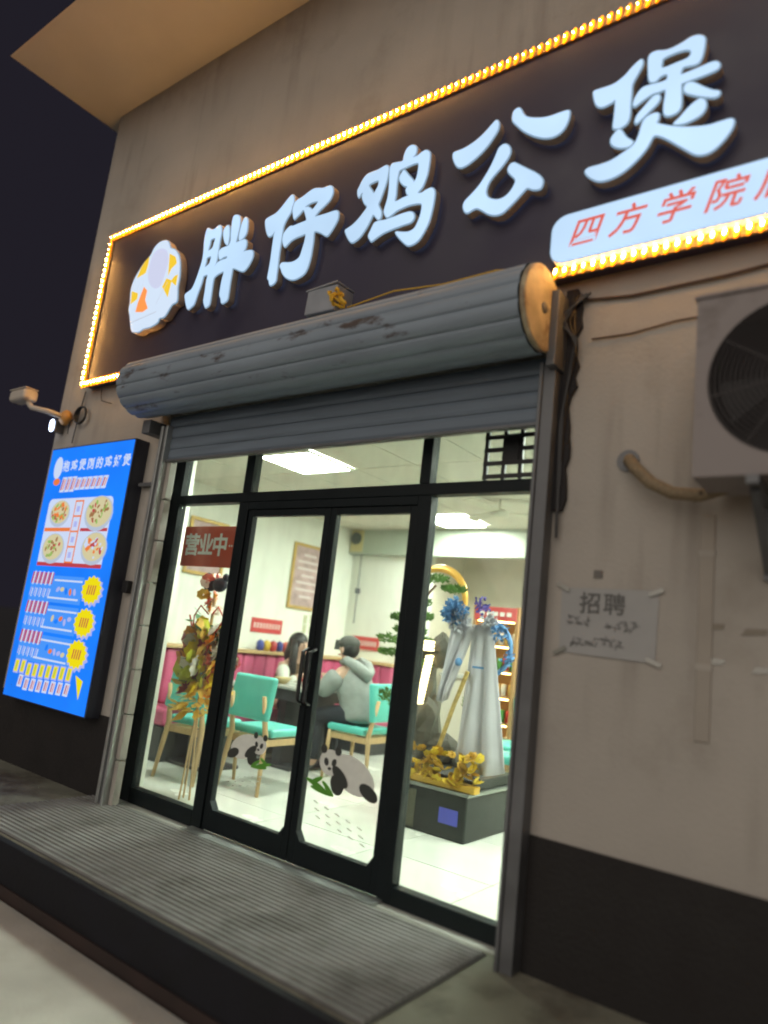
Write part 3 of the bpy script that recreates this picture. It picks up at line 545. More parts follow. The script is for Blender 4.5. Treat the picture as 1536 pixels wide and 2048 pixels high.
for cx, cz, a0 in ((-4.79,2.055,0),(-5.62,2.055,90)):
    for k in range(6): a = math.radians(a0+18*k); rr.append((cx+.05*math.cos(a), cz+.05*math.sin(a)))
rr += [(-5.67,1.56),(-4.74,1.56)]
pn = fl(rr, M_LBW, 'picture_panel')
rect(-5.66,-5.27,1.835,1.865,M_LBO,'divider',pn,2); rect(-5.12,-4.75,1.835,1.860,M_LBR,'divider',pn,2); rect(-5.67,-4.74,1.555,1.585,M_LBR,'divider',pn,2)
rect(-5.262,-5.140,1.585,2.085,M_LBO,'column',pn,2)
for k in range(4): rect(-5.248,-5.154,1.597+k*.122,1.597+k*.122+.108,M_LBW,'cell',pn,3); rect(-5.222,-5.180,1.625+k*.122,1.670+k*.122,M_LBL,'cell_character',pn,4)
rs_ = random.Random(3)
for (cx, cz, r, kinds) in ((-5.468,1.992,.135,(M_LBB,M_LBG,M_LBO)),(-4.905,1.985,.17,(M_LBG,M_LBC,M_LBB)),(-5.468,1.708,.15,(M_LBB,M_LBG,M_LBC)),(-4.88,1.715,.155,(M_LBC,M_LBW,M_LBO))):
    bw = fl(ellp(cx,cz-.012,r*1.12,r*.82), em_('backlit_bowl', (.50,.58,.72), .9), 'bowl', pn, 3)
    fl(ellp(cx,cz,r,r*.70), kinds[1] if r == .17 else M_LBC, 'broth', bw, 4)
    for q in range(34):
        a = rs_.uniform(0,6.28); d = r*.82*math.sqrt(rs_.random()); 
        fl(ellp(cx+d*math.cos(a), cz+d*.66*math.sin(a), rs_.uniform(.012,.03), rs_.uniform(.008,.016), rs_.uniform(0,3), 8), kinds[min(2,int(rs_.random()*3.4))] if rs_.random() < .9 else M_LBR, 'morsel', bw, 5+.2*q)
for r, (zt, zb, xl) in enumerate(((1.448,1.310,-5.345),(1.216,1.081,-5.36),(.985,.845,-5.38))):
    row = rect(-5.70,-4.93,zb-.035,zt+.035,M_BLUE2,'price_row')
    rect(xl,-4.945,zt-.007,zt+.007,M_LBW,'rule',row,2); rect(xl-.06,-4.965,zb-.007,zb+.007,M_LBW,'rule',row,2)
    for i in range(5):
        x = -5.675+i*.066
        rect(x-.028,x+.030,zt-.035,zt+.055,M_LBR,'name_stroke',row,2,.012); rect(x-.006,x+.016,zt-.045,zt+.062,M_LBW,'name_stroke',row,3,.016)
        rect(x-.020,x-.006,zb+.005,zb+.070,M_LBL,'name_stroke',row,2,.012); rect(x+.006,x+.018,zb-.005,zb+.065,M_LBW,'name_stroke',row,2,.012)
    for i in range(5): fl(ellp(-5.27+i*.06,(zt+zb)/2+rs_.uniform(-.02,.02),.028,.018,rs_.uniform(0,2),10),[M_LBL,M_LBC,M_BLUE,M_LBO,M_LBL][(i+r)%5],'garnish',row,2)
    bx, bz = -4.805-.018*r, (1.395,1.155,.925)[r]
    st_ = [(bx+(.135 if k%2 else .112)*math.cos(k*math.pi/14), bz+(.108 if k%2 else .088)*math.sin(k*math.pi/14)) for k in range(28)]
    bu = fl([(bx+(p[0]-bx)*1.10+.012, bz+(p[1]-bz)*1.10-.012) for p in st_], M_LBL, 'burst_shadow', None, 2); fl(st_, M_LBY, 'burst', bu, 4)
    for i in range(4): rect(bx-.055+i*.03,bx-.043+i*.03,bz-.035,bz+.035,M_LBR,'price_stroke',bu,5,.012)
for i in range(9):
    x = -5.665+i*.096; z = .735+(.02 if i < 2 else .0)+.005*i
    rect(x-.036,x+.038,z-.055,z+.055,M_LBL,'slogan_stroke',lay=2,sk=.012); rect(x-.026,x+.026,z-.042,z+.045,M_LBY,'slogan_stroke',lay=3,sk=.012); rect(x-.005,x+.006,z-.03,z+.033,M_LBG,'slogan_stroke',lay=4,sk=.01)
    if i > 0: rect(x-.036,x+.030,z-.155,z-.062,M_LBW,'slogan_stroke',lay=1,sk=.015); rect(x-.014,x-.002,z-.14,z-.075,M_LBR,'slogan_stroke',lay=2,sk=.012); rect(x+.012,x+.020,z-.14,z-.075,M_LBO,'slogan_stroke',lay=2,sk=.012)
fl([(-4.80,.78),(-4.70,.75),(-4.72,.62)], M_LBY, 'arrow', None, 2)
tag(MB().box(-4.58,-4.42,-.05,-.001,2.19,2.215).obj('wall_bracket', M_RAIL), 'dark metal bracket between the light box and the guide rail', 'bracket')
tag(MB().box(-4.565,-4.50,-.045,-.001,1.40,1.49).obj('wall_switch', M_BLK, bevel=.006), 'small black switch box on the wall beside the light box', 'switch')

# ================================================================ CCTV CAMERA AND LAMP ON THE LEFT CORNER
CC = thing('security_camera', 'white bullet security camera on an arm at the left wall corner', 'camera', (-5.86,-.02,2.86))
M_CW = mat('camera_white', (.55,.50,.44), .45)
MB().ell((0,-.02,0),(.07,.045,.07)).obj('mount', mat('mount_orange', (.50,.26,.06), .5), CC, smooth=True)
MB().tube([(0,-.03,.0),(-.06,-.16,.02),(-.22,-.22,.05),(-.28,-.23,.10)], .024, 8).obj('arm', M_CW, CC, smooth=True)
MB().box(-.52,-.24,-.30,-.17,.11,.215).obj('housing', M_CW, CC, bevel=.03, seg=3); MB().box(-.54,-.25,-.295,-.175,.216,.226).obj('hood', M_CW, CC, bevel=.004); MB().tube([(-.52,-.235,.16),(-.545,-.235,.158)], .035, 12).obj('lens', M_BLK, CC)
WL = thing('wall_lamp', 'small glowing white lamp below the security camera', 'lamp', (-5.95,-.09,2.78))
MB().box(-.02,.03,.0,.088,-.05,.05).obj('base', M_RAIL, WL, bevel=.005)
MB().ell((0,-.012,0),(.022,.016,.055),10,8).obj('bulb', mat('cold_bulb', (.8,.8,.8), .3, emit=(.62,.75,1.), es=14.), WL, smooth=True)
WC = thing('wire_coil', 'dangling black wires coiled on the wall below the LED corner', 'wires', (-5.62,-.02,2.86))
for k in range(4): MB().tube([(.07*math.cos(t+k)*(1+.1*k), -.01-.006*k, .075*math.sin(t+k)) for t in [i*.5 for i in range(14)]], .006, 5).obj('loop', M_BLK, WC)
MB().tube([(-.02,-.005,.22),(-.03,-.01,.1),(-.05,-.012,-.05),(-.07,-.01,-.24)], .005, 5).obj('wire', M_BLK, WC); MB().tube([(-.10,-.005,.0),(-.16,-.02,-.05),(-.17,-.01,-.15)], .005, 5).obj('wire', M_BLK, WC); MB().tube([(.23,-.005,.21),(.25,-.01,.14),(.27,-.01,.10),(.42,-.005,.06)], .004, 5).obj('wire', M_BLK, WC)

# ================================================================ AIR CONDITIONER, HOSE, PIPE, PAPER ON THE RIGHT WALL
AC = thing('air_conditioner', 'grey outdoor air conditioner unit with round fan grille on the right wall', 'air conditioner', (-.20,-.25,1.975))
M_ACP = mat('ac_paint', (.29,.255,.25), .6, noise=.08, nscale=3, stain=(.17,.14,.13), stain_scale=4, stain_lo=.55, stain_hi=.75)
FX, FZ, FR = -.085, .355, .292
ring = [(FX+FR*math.cos(t), FZ+FR*math.sin(t)) for t in [2*math.pi*i/48 for i in range(48)]]
fm = loops_mesh('casing_front', [[(-.42,0),(.46,0),(.46,.69),(-.42,.69)], ring], .02, (M_ACP,), -.15, sub=0)
fo = bpy.data.objects.new('casing_front', fm); COL.objects.link(fo); fo.parent = AC
for a in ((-.42,-.405,0,.69),(.445,.46,0,.69)): MB().box(a[0],a[1],-.129,.15,a[2],a[3]).obj('side_panel', M_ACP, AC)
MB().box(-.404,.444,-.129,.15,0,.015).obj('base_pan', M_ACP, AC); MB().box(-.43,.47,-.16,.16,.691,.708).obj('top_cover', M_ACP, AC, bevel=.006)
MB().box(-.404,.444,.10,.12,.016,.69).obj('coil', mat('coil_grey', (.05,.047,.048), .7), AC)
M_GR = mat('grille_wire', (.055,.048,.050), .6)
def torus(R, r, y, n=40):
    pts = [(FX+R*math.cos(2*math.pi*i/n), y, FZ+R*math.sin(2*math.pi*i/n)) for i in range(n+1)]
    return MB().tube(pts, r, 5, cap=False)
for k in range(15): torus(.045+k*.0170, .0042, -.160+.00002*k).obj('grille_ring', M_GR, AC, smooth=True)
for k in range(8):
    a = 2*math.pi*k/8+.2; MB().bar((FX+.04*math.cos(a),-.152,FZ+.04*math.sin(a)),(FX+.29*math.cos(a),-.152,FZ+.29*math.sin(a)),.007).obj('grille_spoke', M_GR, AC)
MB().tube([(FX,-.166,FZ),(FX,-.150,FZ)], .05, 20).obj('hub_badge', M_GR, AC)
for k in range(3):
    a = 2*math.pi*k/3+.5; q = []
    for da, rr_ in ((-.1,.05),(.45,.27),(1.1,.26),(.6,.05)): q.append((FX+rr_*math.cos(a+da), FZ+rr_*math.sin(a+da)))
    MB().prism(q, -.06-.01, -.05).obj('fan_blade', M_BLK, AC)
BR = thing('ac_bracket', 'dark steel bracket carrying the air conditioner', 'bracket', (-.42,-.002,1.96), group='air conditioner brackets')
MB().bar((0,0,-.005),(0,-.42,-.005),.04,.03).obj('arm', M_RAIL, BR); MB().bar((0,-.012,0),(0,-.012,-.30),.04,.02,up=(0,1,0)).obj('plate', M_RAIL, BR); MB().bar((0,-.03,-.27),(0,-.36,-.03),.03,.02).obj('brace', M_RAIL, BR)
b2 = copy_tree(BR); b2.location.x = .14; b2['label'] = 'second steel bracket under the far end of the air conditioner'
M_HOSE = mat('wrapped_hose', (.24,.18,.11), .75, noise=.25, nscale=20, stretch=(4,4,4), bump=.4, bscale=60)
hs = thing('ac_hose', 'tape wrapped hose curving from a wall hole to the air conditioner', 'hose', (-.98,0,2.17))
MB().tube([(0,.01,0),(.02,-.05,-.01),(.06,-.09,-.06),(.13,-.10,-.13),(.22,-.11,-.18),(.33,-.12,-.195),(.43,-.14,-.17),(.52,-.16,-.14)], .027, 10).obj('hose', M_HOSE, hs, smooth=True)
MB().tube([(0,.005,0),(0,-.008,0)], .05, 14).obj('collar', M_RAIL, hs); MB().bar((.30,-.09,-.21),(.34,-.15,-.19),.012).obj('tie', M_BLK, hs)
pp = thing('drain_pipe', 'wall coloured drain pipe running down below the air conditioner', 'pipe', (-.645,0,1.0))
MB().box(-.028,.028,-.008,-.001,.03,.92).obj('pipe', mat('painted_trunking', (.36,.325,.285), .85, noise=.1, nscale=3), pp, bevel=.006); MB().box(-.031,.031,-.010,-.001,.30,.325).obj('clip', M_WALL, pp); MB().box(-.031,.031,-.010,-.001,.75,.775).obj('clip', M_WALL, pp)
tb = thing('copper_pipes', 'pair of wrapped pipes lying on top of the air conditioner', 'pipes', (-.30,-.12,2.70))
MB().tube([(-.22,.10,.07),(-.15,.02,.06),(.1,.0,.065),(.6,.0,.07)], .022, 10).obj('pipe', M_HOSE, tb, smooth=True); MB().tube([(-.22,.11,.02),(-.12,-.03,.02),(.1,-.06,.025),(.6,-.06,.03)], .016, 10).obj('pipe', M_HOSE, tb, smooth=True); MB().box(-.25,-.13,.02,.118,-.0,.06).obj('strap', M_BLK, tb)
tag(MB().tube([(-1.31,-.012,3.04),(-1.2,-.012,2.985),(-1.0,-.012,2.962),(-.8,-.012,2.965),(-.6,-.012,2.968),(-.3,-.012,2.99),(.3,-.012,3.05)], .007, 6).obj('wall_cable', mat('cable_brown', (.10,.065,.05), .7)), 'dark cable sagging across the wall under the sign', 'cable')
tag(MB().tube([(-1.18,-.008,2.78),(-1.0,-.008,2.775),(-.8,-.008,2.80),(-.6,-.008,2.80)], .004, 6).obj('wall_cable', MATS['cable_brown']), 'thin faded cable line left of the air conditioner', 'cable')
dc = thing('loose_wires', 'tangle of dark wires and a painted shadow edge beside the right shutter rail', 'wires', (-1.27,-.02,2.75))
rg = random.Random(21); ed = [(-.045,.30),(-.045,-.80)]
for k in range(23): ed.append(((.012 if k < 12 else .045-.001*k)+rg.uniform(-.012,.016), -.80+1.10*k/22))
MB().prism(ed, -.004, .019).obj('shadow_edge', mat('shadow_edge_black', (.02,.018,.02), .9, noise=.4, nscale=20, bump=.6, bscale=60), dc)  # ragged black strip standing for the shade beside the rail
for k in range(5): MB().tube([(.0+.02*k,-.01,.26),(.01-.02*k,-.02-.01*k,.12),(.03,-.03,.02*k-.05),(-.005-.006*k,-.012,-.2-.05*k),(-.01,-.01,-.45-.12*k)], .007, 5).obj('wire', M_BLK, dc)
# notice
NP = thing('paper_notice', 'grey paper job notice taped to the right wall', 'notice', (-1.035,-.003,1.46))
M_PAPER = mat('notice_paper', (.37,.37,.37), .8, noise=.06, nscale=6)
MB().add([(-.205,-.002,-.145),(.205,-.003,-.155),(.212,-.001,.142),(-.21,-.002,.138),(0,-.006,-.15),(0,-.005,.14)], [(0,4,5,3),(4,1,2,5)]).obj('sheet', M_PAPER, NP)
M_INK = mat('black_ink', (.13,.13,.13), .8)
def npw(s_, x, z, size, step):
    for i, ch in enumerate(s_):
        o = bpy.data.objects.new('character', text_mesh('character', ch, size, .0006, M_INK, offset=.0008)); COL.objects.link(o); o.parent = NP; o.location = (x+i*step,-.0085,z)
npw('招聘', -.075, .068, .098, .105)
for x0, x1, z in ((-.17,-.05,-.005),(.0,.14,-.015),(-.16,.09,-.09)):
    n_ = int((x1-x0)/.034)
    for i in range(n_):
        for q in range(6):
            xa = x0+i*.034+random.uniform(0,.026); za = z+random.uniform(-.018,.018); a_ = random.choice((.05,.15,-.1,1.45,1.2,2.2)); l_ = random.uniform(.006,.013)
            MB().bar((xa-l_*math.cos(a_),-.0086-.0001*q,za-l_*math.sin(a_)),(xa+l_*math.cos(a_),-.0086-.0001*q,za+l_*math.sin(a_)),.0032,.0004,up=(0,1,0)).obj('ink_stroke', M_INK, NP)
M_TAPE = mat('clear_tape', (.30,.30,.27), .10, spec=.9)
for x, z, r in ((-.20,.14,.5),(.20,.135,-.4),(-.20,-.14,-.5),(.20,-.15,.35)):
    o = MB().box(-.032,.032,-.002,0,-.009,.009).obj('tape', M_TAPE, NP, loc=(x,-.0095,z)); o.rotation_euler = (random.uniform(-.08,.08), r, random.uniform(-.1,.1))
tag(MB().box(-1.105,-1.065,-.004,-.001,1.645,1.68).obj('paper_scrap', mat('scrap', (.16,.15,.14), .8)), 'small dark scrap of paper stuck above the notice', 'paper scrap')
for i, (x, z) in enumerate(((-.615,1.335),(-.435,1.32),(-.62,1.47),(-.47,1.46))):
    h = thing('tape_scrap', ['shiny tape scrap on the wall right of the notice','shiny tape scrap near the right picture edge','faint dark scuff of old tape above the shiny scrap','second faint scuff of old tape by the right picture edge'][i], 'tape', (x,-.002,z))
    MB().prism([(-.045,-.012),(.04,-.004),(.045,.016),(-.03,.014)], -.003, 0).obj('strip', M_TAPE if i < 2 else mat('old_tape', (.22,.19,.15), .5), h)
# ================================================================ INSIDE THE SHOP
M_TURQ = mat('turquoise_vinyl', (.10,.50,.44), .4, noise=.05, nscale=8)
M_WOOD = mat('pale_wood', (.50,.34,.17), .5, noise=.15, nscale=5, stretch=(6,6,1))
M_PINK = mat('pink_vinyl', (.52,.10,.20), .4, noise=.08, nscale=4)
M_DARK = mat('dark_table', (.03,.032,.036), .5, noise=.2, nscale=6)
M_TOP = mat('grey_table_top', (.42,.43,.40), .3, noise=.05, nscale=4)
# banquette along the left and back walls
BQ = thing('banquette_sofa', 'long pink channelled banquette along the left wall with wooden ledge', 'sofa', (-5.6,2.8,0))
def bq(o): o.parent = BQ; o.matrix_parent_inverse = Matrix.Translation((5.6,-2.8,0)); return o
bq(MB().box(IX0+.002,-5.34,1.1,BY-.002,0,.30).obj('base', M_DARK)); bq(MB().box(IX0+.002,-5.32,1.1,BY-.002,.301,.46).obj('seat', M_PINK, bevel=.04, seg=3))
for k in range(18):
    y0 = 1.1+k*.163
    bq(MB().box(IX0+.03,-5.64,y0,y0+.161,.461,.98).obj('back_channel', M_PINK, bevel=.035, seg=3))
bq(MB().box(IX0+.002,-5.60,1.1,BY-.002,.985,1.02).obj('ledge', M_WOOD, bevel=.006))
bq(MB().box(-5.31,-4.86,BY-.50,BY-.002,.30,.46).obj('seat', M_PINK, bevel=.04, seg=3)); bq(MB().box(-5.31,-4.86,BY-.48,BY-.004,0,.298).obj('base', M_DARK))
for k in range(4): bq(MB().box(-5.59+k*.183,-5.41+k*.183,BY-.20,BY-.03,.465,.98).obj('back_channel', M_PINK, bevel=.035, seg=3))
bq(MB().box(-5.598,-4.86,BY-.22,BY-.002,.985,1.02).obj('ledge', M_WOOD, bevel=.006))
# cups on the ledge
CUPC = [('blue',(.05,.07,.30)),('yellow',(.62,.42,.05)),('red',(.45,.05,.05)),('dark blue',(.04,.05,.22)),('orange red',(.55,.10,.06))]
for i, (n_, c) in enumerate(CUPC):
    t = thing('toy_cup', '%s toy cup standing on the wooden ledge above the pink sofa' % n_, 'cup', (-5.70,2.50+i*.10,1.021), group='toy cups on the ledge')
    MB().lathe([(.030,0),(.042,.02),(.044,.08),(.030,.105),(.012,.115)], (0,0,0), 12).obj('body', mat('cup_'+n_.replace(' ','_'), c, .4), t, smooth=True); MB().ell((0,0,.122),(.012,.012,.012),8,6).obj('knob', M_WT, t)
# chair
def make_chair(label, loc, rz):
    t = thing('dining_chair', label, 'chair', loc, rz, group='turquoise dining chairs')
    MB().box(-.215,.215,-.20,.22,.425,.49).obj('seat', M_TURQ, t, bevel=.025, seg=3)
    b = MB().box(-.215,.215,-.03,.03,-.17,.17).obj('backrest', M_TURQ, t, bevel=.025, seg=3); b.location = (0,-.245,.72); b.rotation_euler = (math.radians(-8),0,0)
    for sx in (-1,1):
        MB().tube([(sx*.19,.19,.43),(sx*.205,.215,0)], [.021,.014], 8).obj('leg', M_WOOD, t, smooth=True)
        MB().tube([(sx*.17,-.300,.74),(sx*.180,-.235,.43),(sx*.215,-.285,0)], [.017,.023,.014], 8).obj('leg', M_WOOD, t, smooth=True)
        MB().bar((sx*.185,-.22,.385),(sx*.185,.18,.385),.02,.05).obj('apron', M_WOOD, t)
    MB().bar((-.17,.185,.385),(.17,.185,.385),.02,.05).obj('apron', M_WOOD, t); MB().bar((-.17,-.225,.385),(.17,-.225,.385),.02,.05).obj('apron', M_WOOD, t)
    return t
make_chair('turquoise chair with wooden legs behind the flower arrangement', (-4.72,1.06,0), math.radians(8))
make_chair('empty turquoise chair seen from behind through the left glass door', (-4.24,1.32,0), math.radians(4))
make_chair('turquoise chair under the person in the grey hoodie', (-4.10,2.36,0), math.radians(92))
make_chair('turquoise chair far back beside the warm lit shelf', (-2.95,3.15,0), math.radians(160))
def table(label, loc, w, d):
    t = thing('dining_table', label, 'table', loc, group='dining tables')
    MB().box(-w/2,w/2,-d/2,d/2,.725,.752).obj('tabletop', M_TOP, t, bevel=.006); MB().box(-w/2+.02,w/2-.02,-d/2+.02,d/2-.02,.62,.724).obj('apron', M_DARK, t)
    MB().box(-.05,.05,-d/2+.12,d/2-.12,.03,.62).obj('pedestal', M_DARK, t); MB().box(-.24,.24,-d/2+.06,d/2-.06,0,.03).obj('foot', M_DARK, t, bevel=.006)
table('grey topped dark table between the two seated people', (-4.83,2.42,0), .66, .95); table('grey topped dark table beside the left wall', (-5.10,1.42,0), .40, .55)
# food on the table
for i, (x, y, c, l) in enumerate(((-4.86,2.42,(.40,.05,.05),'red food bowl on the table in front of the seated woman'),(-4.95,2.15,(.50,.40,.20),'small yellow dish on the table near the white sleeve'))):
    t = thing('food_bowl', l, 'bowl', (x,y,.753)); MB().lathe([(.04,0),(.075,.04),(.085,.06),(.075,.055),(.03,.02)], (0,0,0), 16).obj('bowl', mat('bowl_glaze_%d' % i, c, .3), t, smooth=True)
tbx = thing('tissue_box', 'white tissue box at the far end of the shared table', 'tissue box', (-4.72,2.80,.753)); MB().box(-.06,.06,-.05,.05,0,.08).obj('carton', M_WT, tbx, bevel=.004); MB().ell((0,0,.085),(.03,.02,.025),8,6).obj('tissue', M_WT, tbx)
cpx = thing('drink_cup', 'tall paper cup on the shared table', 'cup', (-4.66,2.30,.753)); MB().lathe([(.026,0),(.036,.11),(.038,.115),(.02,.12)],(0,0,0),14).obj('cup', mat('cup_paper', (.6,.25,.15), .6), cpx, smooth=True); MB().tube([(0,0,.10),(.02,0,.19)],.003,6).obj('straw', M_WT, cpx)
# ---------------------------------------------------------------- the two seated people
M_SKIN = mat('skin', (.52,.33,.24), .55, noise=.04, nscale=15); M_HAIR = mat('black_hair', (.012,.010,.011), .45, noise=.4, nscale=30, stretch=(1,1,.1)); M_HOOD = mat('grey_marl', (.27,.29,.28), .9, noise=.12, nscale=14, bump=1., bscale=16)
M_JEAN = mat('dark_trousers', (.018,.022,.032), .85); M_BROWN = mat('brown_vest', (.13,.075,.04), .85, noise=.1, nscale=20); M_SLEEVE = mat('white_sleeve', (.62,.64,.56), .8); M_SHOE = mat('shoe', (.05,.05,.055), .6); M_LIP = mat('lips', (.38,.10,.09), .5)
def person(label, f, y, px, lean, hands, knees_f, seat=.47):
    """f = +1 faces +x, -1 faces -x; px,y hip position"""
    t = thing('person', label, 'person', (px,y,0))
    F = lambda d, s_, z: (f*d, f*s_, z)           # forward, to the figure's left, up
    hip = (*F(0,0,seat+.10), .135); wa = (*F(lean*.35,0,seat+.24), .12); ch = (*F(lean*.75,0,seat+.42), .135); nk = (*F(lean*1.05,0,seat+.555), .052); jw = (*F(lean*1.05+.055,0,seat+.635), .070); hd = (*F(lean*1.05+.035,0,seat+.705), .092); tp = (*F(lean*1.05+.02,0,seat+.755), .075); no = (*F(lean*1.05+.125,0,seat+.668), .013)
    V = [hip,wa,ch,nk,jw,hd,tp,no]; E = [(0,1),(1,2),(2,3),(3,4),(4,5),(5,6),(4,7)]
    arms = []; legs = []
    for s_ in (1,-1):
        n = len(V); hx, hy, hz = hands[0 if s_ == 1 else 1]
        sh = (*F(lean*.85,s_*.165,seat+.47), .062); el = (*F(lean*.85+.14,s_*.235,seat+.27), .045); wr = (*F(hx-.08,hy*s_+.0,hz), .030)
        pm_ = (*F(hx-.02,hy*s_,hz+.005), .034)
        V += [sh,el,wr,pm_]; E += [(2,n),(n,n+1),(n+1,n+2),(n+2,n+3)]; arms.append((sh,el,wr,(hx,hy*s_,hz)))
        n = len(V); kn = (*F(knees_f,s_*.11,seat+.06), .068); an = (*F(knees_f-.03,s_*.12,.09), .042); to = (*F(knees_f+.10,s_*.13,.045), .04)
        th = (*F(.08,s_*.095,seat+.08), .088)
        V += [th,kn,an,to]; E += [(0,n),(n,n+1),(n+1,n+2),(n+2,n+3)]; legs.append((th,kn,an,to))
    body = skin('body', V, E, M_SKIN, t, 2)
    # fingers joined to the body mesh
    bm = bmesh.new(); bm.from_mesh(body.data)
    for sh, el, wr, (hx, hy, hz) in arms:
        for q in range(5):
            dy = (-.028+.018*q) if q < 4 else .038*(1 if hy < 0 else -1); L_ = (.055,.066,.070,.060,.040)[q]
            fin = MB().tube([F(hx+.0,hy+dy*.8,hz+.008), F(hx+.02+L_*.45,hy+dy,hz+.010), F(hx+.02+L_*.8,hy+dy,hz-.008), F(hx+.02+L_,hy+dy*.9,hz-.026)], [.010,.009,.008,.006], 6)
            vs_ = [bm.verts.new(p) for p in fin.v]
            for fc_ in fin.f:
                try: bm.faces.new([vs_[i] for i in fc_])
                except ValueError: pass
    bm.to_mesh(body.data); bm.free()
    for p in body.data.polygons: p.use_smooth = True
    hc = Vector(F(lean*1.05+.035,0,seat+.695))
    for s_ in (1,-1):
        MB().ell(tuple(hc+Vector(F(.090,s_*.033,-.004))),(.010,.011,.008),8,6).obj('eye', M_HAIR, t); MB().ell(tuple(hc+Vector(F(-.005,s_*.092,-.02))),(.018,.012,.030),8,6).obj('ear', M_SKIN, t, smooth=True)
        MB().bar(tuple(hc+Vector(F(.088,s_*.018,.022))),tuple(hc+Vector(F(.080,s_*.050,.020))),.008).obj('eyebrow', M_HAIR, t)
    MB().ell(tuple(hc+Vector(F(.100,0,-.068))),(.012,.024,.009),8,6).obj('mouth', M_LIP, t)
    return t, F, V, arms, legs, hc
w, F, V, arms, legs, hc = person('person with long black hair in a brown vest and white sleeves eating', 1, 2.62, -5.42, .16, ((.50,.06,.86),(.46,.12,.83)), .42, .44)
grow = lambda v, k: (*v[:3], v[3]*k)
skin('vest', [grow(V[0],1.12),grow(V[1],1.14),grow(V[2],1.13),(*F(.16,.0,.93),.085)]+[grow(a[0],1.15) for a in arms], [(0,1),(1,2),(2,3),(2,4),(2,5)], M_BROWN, w)
for a in arms: skin('sleeve', [grow(a[0],1.28),((a[0][0]+a[1][0])/2,(a[0][1]+a[1][1])/2,(a[0][2]+a[1][2])/2,.075),grow(a[1],1.75),(a[2][0]*.8+a[1][0]*.2,a[2][1]*.8+a[1][1]*.2,a[2][2]*.8+a[1][2]*.2,.042)], [(0,1),(1,2),(2,3)], M_SLEEVE, w)
for l in legs: skin('trouser_leg', [grow(l[0],1.12),grow(l[1],1.15),(*l[2][:3],.058)], [(0,1),(1,2)], M_JEAN, w)
for l in legs: skin('shoe', [(*l[2][:2],.06,.048),(*l[3][:2],.045,.043)], [(0,1)], M_SHOE, w, 1)
hb = hc
hr = MB().ell(tuple(hb+Vector(F(-.034,0,.022))),(.108,.108,.108),14,10)
for s_ in (1,-1): hr.tube([tuple(hb+Vector(F(-.01,s_*.085,.04))),tuple(hb+Vector(F(.02,s_*.100,-.06))),tuple(hb+Vector(F(.02,s_*.105,-.18))),tuple(hb+Vector(F(.05,s_*.10,-.30)))],[.03,.042,.045,.025],8)
hr.tube([tuple(hb+Vector(F(-.07,0,.0))),tuple(hb+Vector(F(-.09,0,-.12))),tuple(hb+Vector(F(-.10,0,-.26)))],[.09,.10,.06],10)
hr.obj('hair', M_HAIR, w, smooth=True)
m, F, V, arms, legs, hc = person('person in a grey hoodie and dark cap bent over the table', -1, 2.36, -4.10, .20, ((.46,.10,.84),(.44,.12,.82)), .44, .47)
skin('hoodie', [(*V[0][:2],V[0][2]-.08,.20),(*V[0][:3],.215),grow(V[1],1.5),grow(V[2],1.42),(*F(.20,0,1.01),.105)]+[grow(a[0],1.75) for a in arms], [(0,1),(1,2),(2,3),(3,4),(3,5),(3,6)], M_HOOD, m)
for a in arms: skin('hoodie_sleeve', [grow(a[0],1.9),grow(a[1],1.85),(a[2][0]*.85+a[1][0]*.15,a[2][1]*.85+a[1][1]*.15,a[2][2]*.85+a[1][2]*.15,.046)], [(0,1),(1,2)], M_HOOD, m)
MB().tube([F(.23,.09,1.03),F(.16,.11,1.055),F(.06,.10,1.02),F(.0,.05,.97),F(-.02,0,.93),F(.0,-.05,.97),F(.06,-.10,1.02),F(.16,-.11,1.055),F(.23,-.09,1.03)], [.03,.042,.05,.055,.06,.055,.05,.042,.03], 10).obj('hood', M_HOOD, m, smooth=True)
for l in legs: skin('trouser_leg', [(V[0][0],(V[0][1]+l[0][1])/2,V[0][2]-.01,.135),grow(l[0],1.3),grow(l[1],1.3),(*l[2][:3],.062)], [(0,1),(1,2),(2,3)], M_JEAN, m)
for l in legs: skin('shoe', [(*l[2][:2],.06,.048),(*l[3][:2],.045,.043)], [(0,1)], M_SHOE, m, 1)
MB().ell(tuple(hc+Vector(F(-.028,0,-.005))),(.088,.096,.095),14,10).obj('hair', M_HAIR, m, smooth=True)
M_CAP = mat('dark_cap', (.07,.07,.065), .85, noise=.2, nscale=12)
MB().ell(tuple(hc+Vector(F(-.008,0,.052))),(.108,.106,.072),14,10).obj('cap', M_CAP, m, smooth=True); MB().prism([(-.07,-.075),(.07,-.075),(.06,.02),(-.06,.02)],0,.01).obj('cap_brim', M_CAP, m, loc=tuple(hc+Vector(F(.11,0,.05))))
# ---------------------------------------------------------------- things on the walls
M_GOLD = mat('gilt_frame', (.48,.32,.10), .4, metal=.3, noise=.15, nscale=15); M_POST = mat('mauve_poster', (.42,.30,.30), .6, noise=.25, nscale=9)
def wall_poster(label, y0, y1, z0, z1):
    t = thing('framed_poster', label, 'poster', (IX0+.001,(y0+y1)/2,(z0+z1)/2), group='framed posters on the left wall'); a, b = (y1-y0)/2, (z1-z0)/2
    MB().box(0,.012,-a+.03,a-.03,-b+.03,b-.03).obj('print', M_POST, t)
    for q in ((-a,-a+.035,-b,b),(a-.035,a,-b,b),(-a+.036,a-.036,-b,-b+.035),(-a+.036,a-.036,b-.035,b)): MB().box(0,.03,q[0],q[1],q[2],q[3]).obj('frame', M_GOLD, t, bevel=.005)
    for k in range(7):
        zz = b-.13-k*(2*b-.2)/7; l_ = (a-.09)*(.95 if k % 3 else .55); MB().box(.0125,.0135,-l_,l_,zz-.018,zz+.012).obj('print_line', mat('poster_line', (.60,.50,.50), .6), t)
